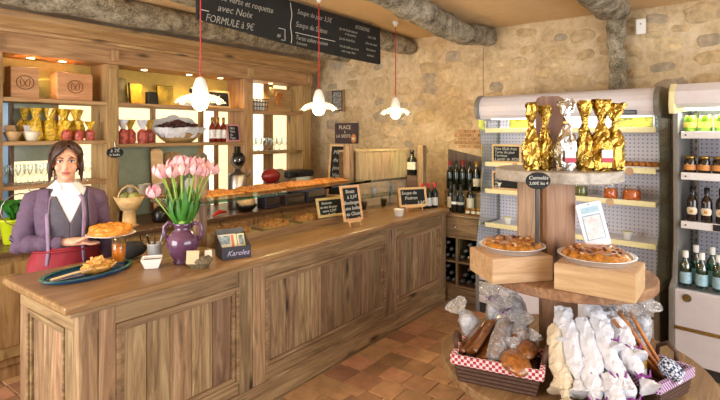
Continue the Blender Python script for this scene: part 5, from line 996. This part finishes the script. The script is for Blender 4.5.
def cloth(name, m, mat, th, bevel=0):
    o = m.part(name, mat, wm, True); s = o.modifiers.new('solid', 'SOLIDIFY'); s.thickness = th; s.offset = 1; return o
VX = .022
cloth('shirt', loft(.84, 1.405, .004), SHIRT, .003)
def strip(z0, z1, off, cx, w, nu=90, nv=60, wr=0):      # garment open at the front along cx +- w(z)
    V = []; F = []
    for j in range(nv + 1):
        z = z0 + (z1 - z0) * j / nv; a, b, yo = ring(z); ww = w(z); cl = lambda v: max(-.999, min(.999, v))
        tR = -math.acos(cl((cx + ww) / a)); tL = 2 * PI - math.acos(cl((cx - ww) / a))
        for i in range(nu + 1):
            t = tR + (tL - tR) * i / nu; o = off + wr * noise.noise(Vector((t * 3, z * 22, off * 99))); V.append(((a + o) * math.cos(t), (b + o) * math.sin(t) + yo, z + off * max(0, (z - 1.3) / .11) * .6))
    for j in range(nv):
        for i in range(nu): q = j * (nu + 1) + i; F.append((q, q + 1, q + nu + 2, q + nu + 1))
    return MB().add(V, F)
cloth('vest', strip(.86, 1.37, .010, VX, lambda z: max(.0005, (z - 1.165) * .42)), VEST, .004)
cloth('cardigan', strip(.90, 1.365, .020, .012, lambda z: .085 + .012 * math.sin((z - .9) * 6), wr=.006), MAUVE, .005)
def sleeve(S, E_, W_):
    S, E_, W_ = Vector(S), Vector(E_), Vector(W_); P_ = []; Rr = []
    ctrl = [(S + Vector((-S.x * .25, 0, .012)), .05), (S, .066), (S.lerp(E_, .3), .064), (S.lerp(E_, .65), .058), (S.lerp(E_, .92), .058), (E_ + (E_ - W_).normalized() * .012, .058), (E_.lerp(W_, .15), .056), (E_.lerp(W_, .45), .052), (E_.lerp(W_, .75), .045), (E_.lerp(W_, .93), .038)]
    for (p, r0), (q, r1) in zip(ctrl, ctrl[1:]):
        for t in range(5): f = t / 5; P_.append(p.lerp(q, f)); Rr.append(r0 * (1 - f) + r1 * f)
    Rr = [r * (1 + .05 * math.sin(i * 1.25) + .035 * math.sin(i * 2.9 + 1)) for i, r in enumerate(Rr)]
    return MB().tube(P_, Rr, 20).rough(.007, 26, S.x * 9)
sleeve(SH_R, EL_R, WR_R).part('cardigan_sleeve', MAUVE, wm, True); sleeve(SH_L, EL_L, WR_L).part('cardigan_sleeve', MAUVE, wm, True)
# lapel band of the cardigan, shirt collar
for s in (-1, 1):
    pts = [(s * .055, -.055, 1.37), (s * .092, -.088, 1.31), (s * .10, -.118, 1.22), (s * .095, -.128, 1.12), (s * .092, -.124, 1.0), (s * .10, -.13, .92)]
    MB().tube(pts, [.012, .014, .014, .013, .012, .012], 8, flat=.6).part('cardigan_edge', plain('pale_mauve_edge', '#8d7690', .85), wm, True)
    V = [(s * .052, .01, 1.425), (s * .03, -.062, 1.40), (s * .012, -.088, 1.315), (s * .078, -.085, 1.335), (s * .083, -.02, 1.385)]
    c_ = MB().add(V, [(0, 1, 4), (1, 2, 3), (1, 3, 4)] if s > 0 else [(4, 1, 0), (3, 2, 1), (4, 3, 1)]); o = c_.part('collar', SHIRT, wm); q = o.modifiers.new('s', 'SOLIDIFY'); q.thickness = .006; q.offset = 0
ap = loft(.62, 1.02, .03, lambda x, y, z: y < .35, nv=16, wr=.008); o = cloth('apron', ap, APRON, .004)
MB().tube([(.19 * math.cos(t * PI / 12), .15 * math.sin(t * PI / 12), 1.0) for t in range(25)], .012, 6, flat=.5).part('apron_tie', APRON, wm, True)
for s in (-1, 1): MB().tube([(s * .09, 0, .86), (s * .09, -.005, .65), (s * .085, -.01, .45), (s * .085, .01, .07)], [.105, .095, .072, .06], 16).part('trouser_leg', TROU, wm, True)
for s in (-1, 1): MB().ell((s * .088, -.045, .035), (.05, .125, .04), 14, 8).part('shoe', BLACK, wm, True)
# hair: a bob swept to the side
V = []; F = []; n = 44; K = 26; hc = Vector((0, HY + .02, HZ + .035))
for j in range(K + 1):
    ph = PI * j / K
    for i in range(n):
        t = 2 * PI * i / n; r_ = 1 + .035 * noise.noise(Vector((math.cos(t) * 7, math.sin(t) * 7, ph * 1.5))); d = Vector((math.sin(ph) * math.cos(t) * .094, math.sin(ph) * math.sin(t) * .108, math.cos(ph) * .1)) * r_
        if d.z < 0: d = Vector((math.cos(t) * .09 * (1 - .12 * (ph - PI / 2)), math.sin(t) * .102 * (1 - .14 * (ph - PI / 2)), -(ph - PI / 2) * .105)) * r_
        V.append(tuple(hc + d))
for j in range(K):
    for i in range(n):
        t = 2 * PI * (i + .5) / n; ph = PI * (j + .5) / K; sy = math.sin(t); x = math.cos(t)
        fringe = .86 + .1 * x
        if sy < -.55 and ph > fringe: continue
        if -.55 <= sy < -.3 and ph > 1.35: continue
        if ph > 2.45 + .1 * math.sin(t * 9): continue
        F.append((j * n + i, j * n + (i + 1) % n, (j + 1) * n + (i + 1) % n, (j + 1) * n + i))
ho = MB().add(V, F).part('hair', HAIR, wm, True); q = ho.modifiers.new('s', 'SOLIDIFY'); q.thickness = .012; q.offset = 0
random.seed(2)
hm = MB()
for k in range(12):      # fringe swept from a parting to both sides
    f = k / 11; hm.tube([(.02 - .012 * f, HY - .035 - .035 * f, HZ + .128 - .012 * f), (-.025 - .02 * (1 - f), HY - .075 - .01 * f, HZ + .105 - .03 * f), (-.066, HY - .062, HZ + .055 - .02 * f), (-.079, HY - .045, HZ + .005 - .03 * f)], [.012, .012, .011, .005], 6)
    if k % 2: hm.tube([(.02, HY - .035 - .03 * f, HZ + .128 - .01 * f), (.05, HY - .07, HZ + .102 - .02 * f), (.074, HY - .05, HZ + .05), (.08, HY - .038, HZ - .01)], [.012, .012, .01, .005], 6)
for s in (-1, 1):
    for k in range(6): hm.tube([(s * .08, HY - .03 + k * .012, HZ + .05), (s * .087, HY - .036 + k * .014, HZ - .025), (s * (.078 + random.uniform(-.006, .012)), HY - .036 + k * .016, HZ - .085 - random.uniform(0, .035))], [.013, .013, .004], 6)
hm.part('hair_locks', HAIR, wm, True)
EW = plain('eye_white', '#e9e2dc', .3); EI = plain('brown_iris', '#2a170e', .2); LIP = plain('lips', '#b8605a', .45)
for s in (-1, 1):
    MB().ell((s * .031, HY - .0775, HZ + .008), (.0135, .007, .0075), 12, 8).part('eye', EW, wm, True); MB().ell((s * .031, HY - .0835, HZ + .008), (.0065, .0025, .0068), 10, 8).part('iris', EI, wm, True)
    MB().tube([(s * .014, HY - .0905, HZ + .027), (s * .032, HY - .089, HZ + .033), (s * .05, HY - .077, HZ + .027)], [.0035, .004, .002], 6).part('eyebrow', HAIR, wm, True); MB().tube([(s * .017, HY - .084, HZ + .0135), (s * .031, HY - .0855, HZ + .0175), (s * .046, HY - .077, HZ + .0135)], .0022, 6).part('eyelash', EI, wm, True)
MB().tube([(-.024, HY - .086, HZ - .06), (-.008, HY - .0945, HZ - .0575), (.0, HY - .0945, HZ - .0585), (.008, HY - .0945, HZ - .0575), (.024, HY - .086, HZ - .06)], [.003, .005, .005, .005, .003], 8).tube([(-.02, HY - .087, HZ - .064), (0, HY - .095, HZ - .068), (.02, HY - .087, HZ - .064)], [.003, .0065, .003], 8).part('lips', LIP, wm, True)
# plate with quiche in her hand
pq = T('quiche_plate', 'white plate with a golden quiche held by the woman', 'plate', at(wm, .245, -.165, 1.068), R(-22.3))
MB().lathe([(0, 0), (.075, 0), (.08, .004), (.14, .018), (.145, .02), (.14, .022), (.08, .008), (0, .008)], 32, caps=False).part('plate', CERAM, pq, True)
q_ = T('quiche', 'golden brown braided quiche on the white plate', 'quiche', at(wm, .245, -.165, 1.077), R(-22.3)); QU = plain('golden_quiche', '#d88a2c', .4, var=.4, sc=28, bmp=.7, coat=.2)
MB().lathe([(.1, 0), (.125, .012), (.13, .03), (.11, .045), (.05, .055), (0, .056)], 28, jit=.04).part('quiche_body', QU, q_, True)
for k in range(11): a = k * .571; MB().ell((.092 * math.cos(a), .092 * math.sin(a), .042), (.034, .026, .024), 12, 8).rough(.006, 30, k).part('crust_lobe', QU, q_, True)
for k in range(4): MB().ell((.04 * math.cos(k * 1.6), .04 * math.sin(k * 1.6), .056), (.035, .03, .02), 12, 8).rough(.006, 30, k).part('crust_lobe', QU, q_, True)
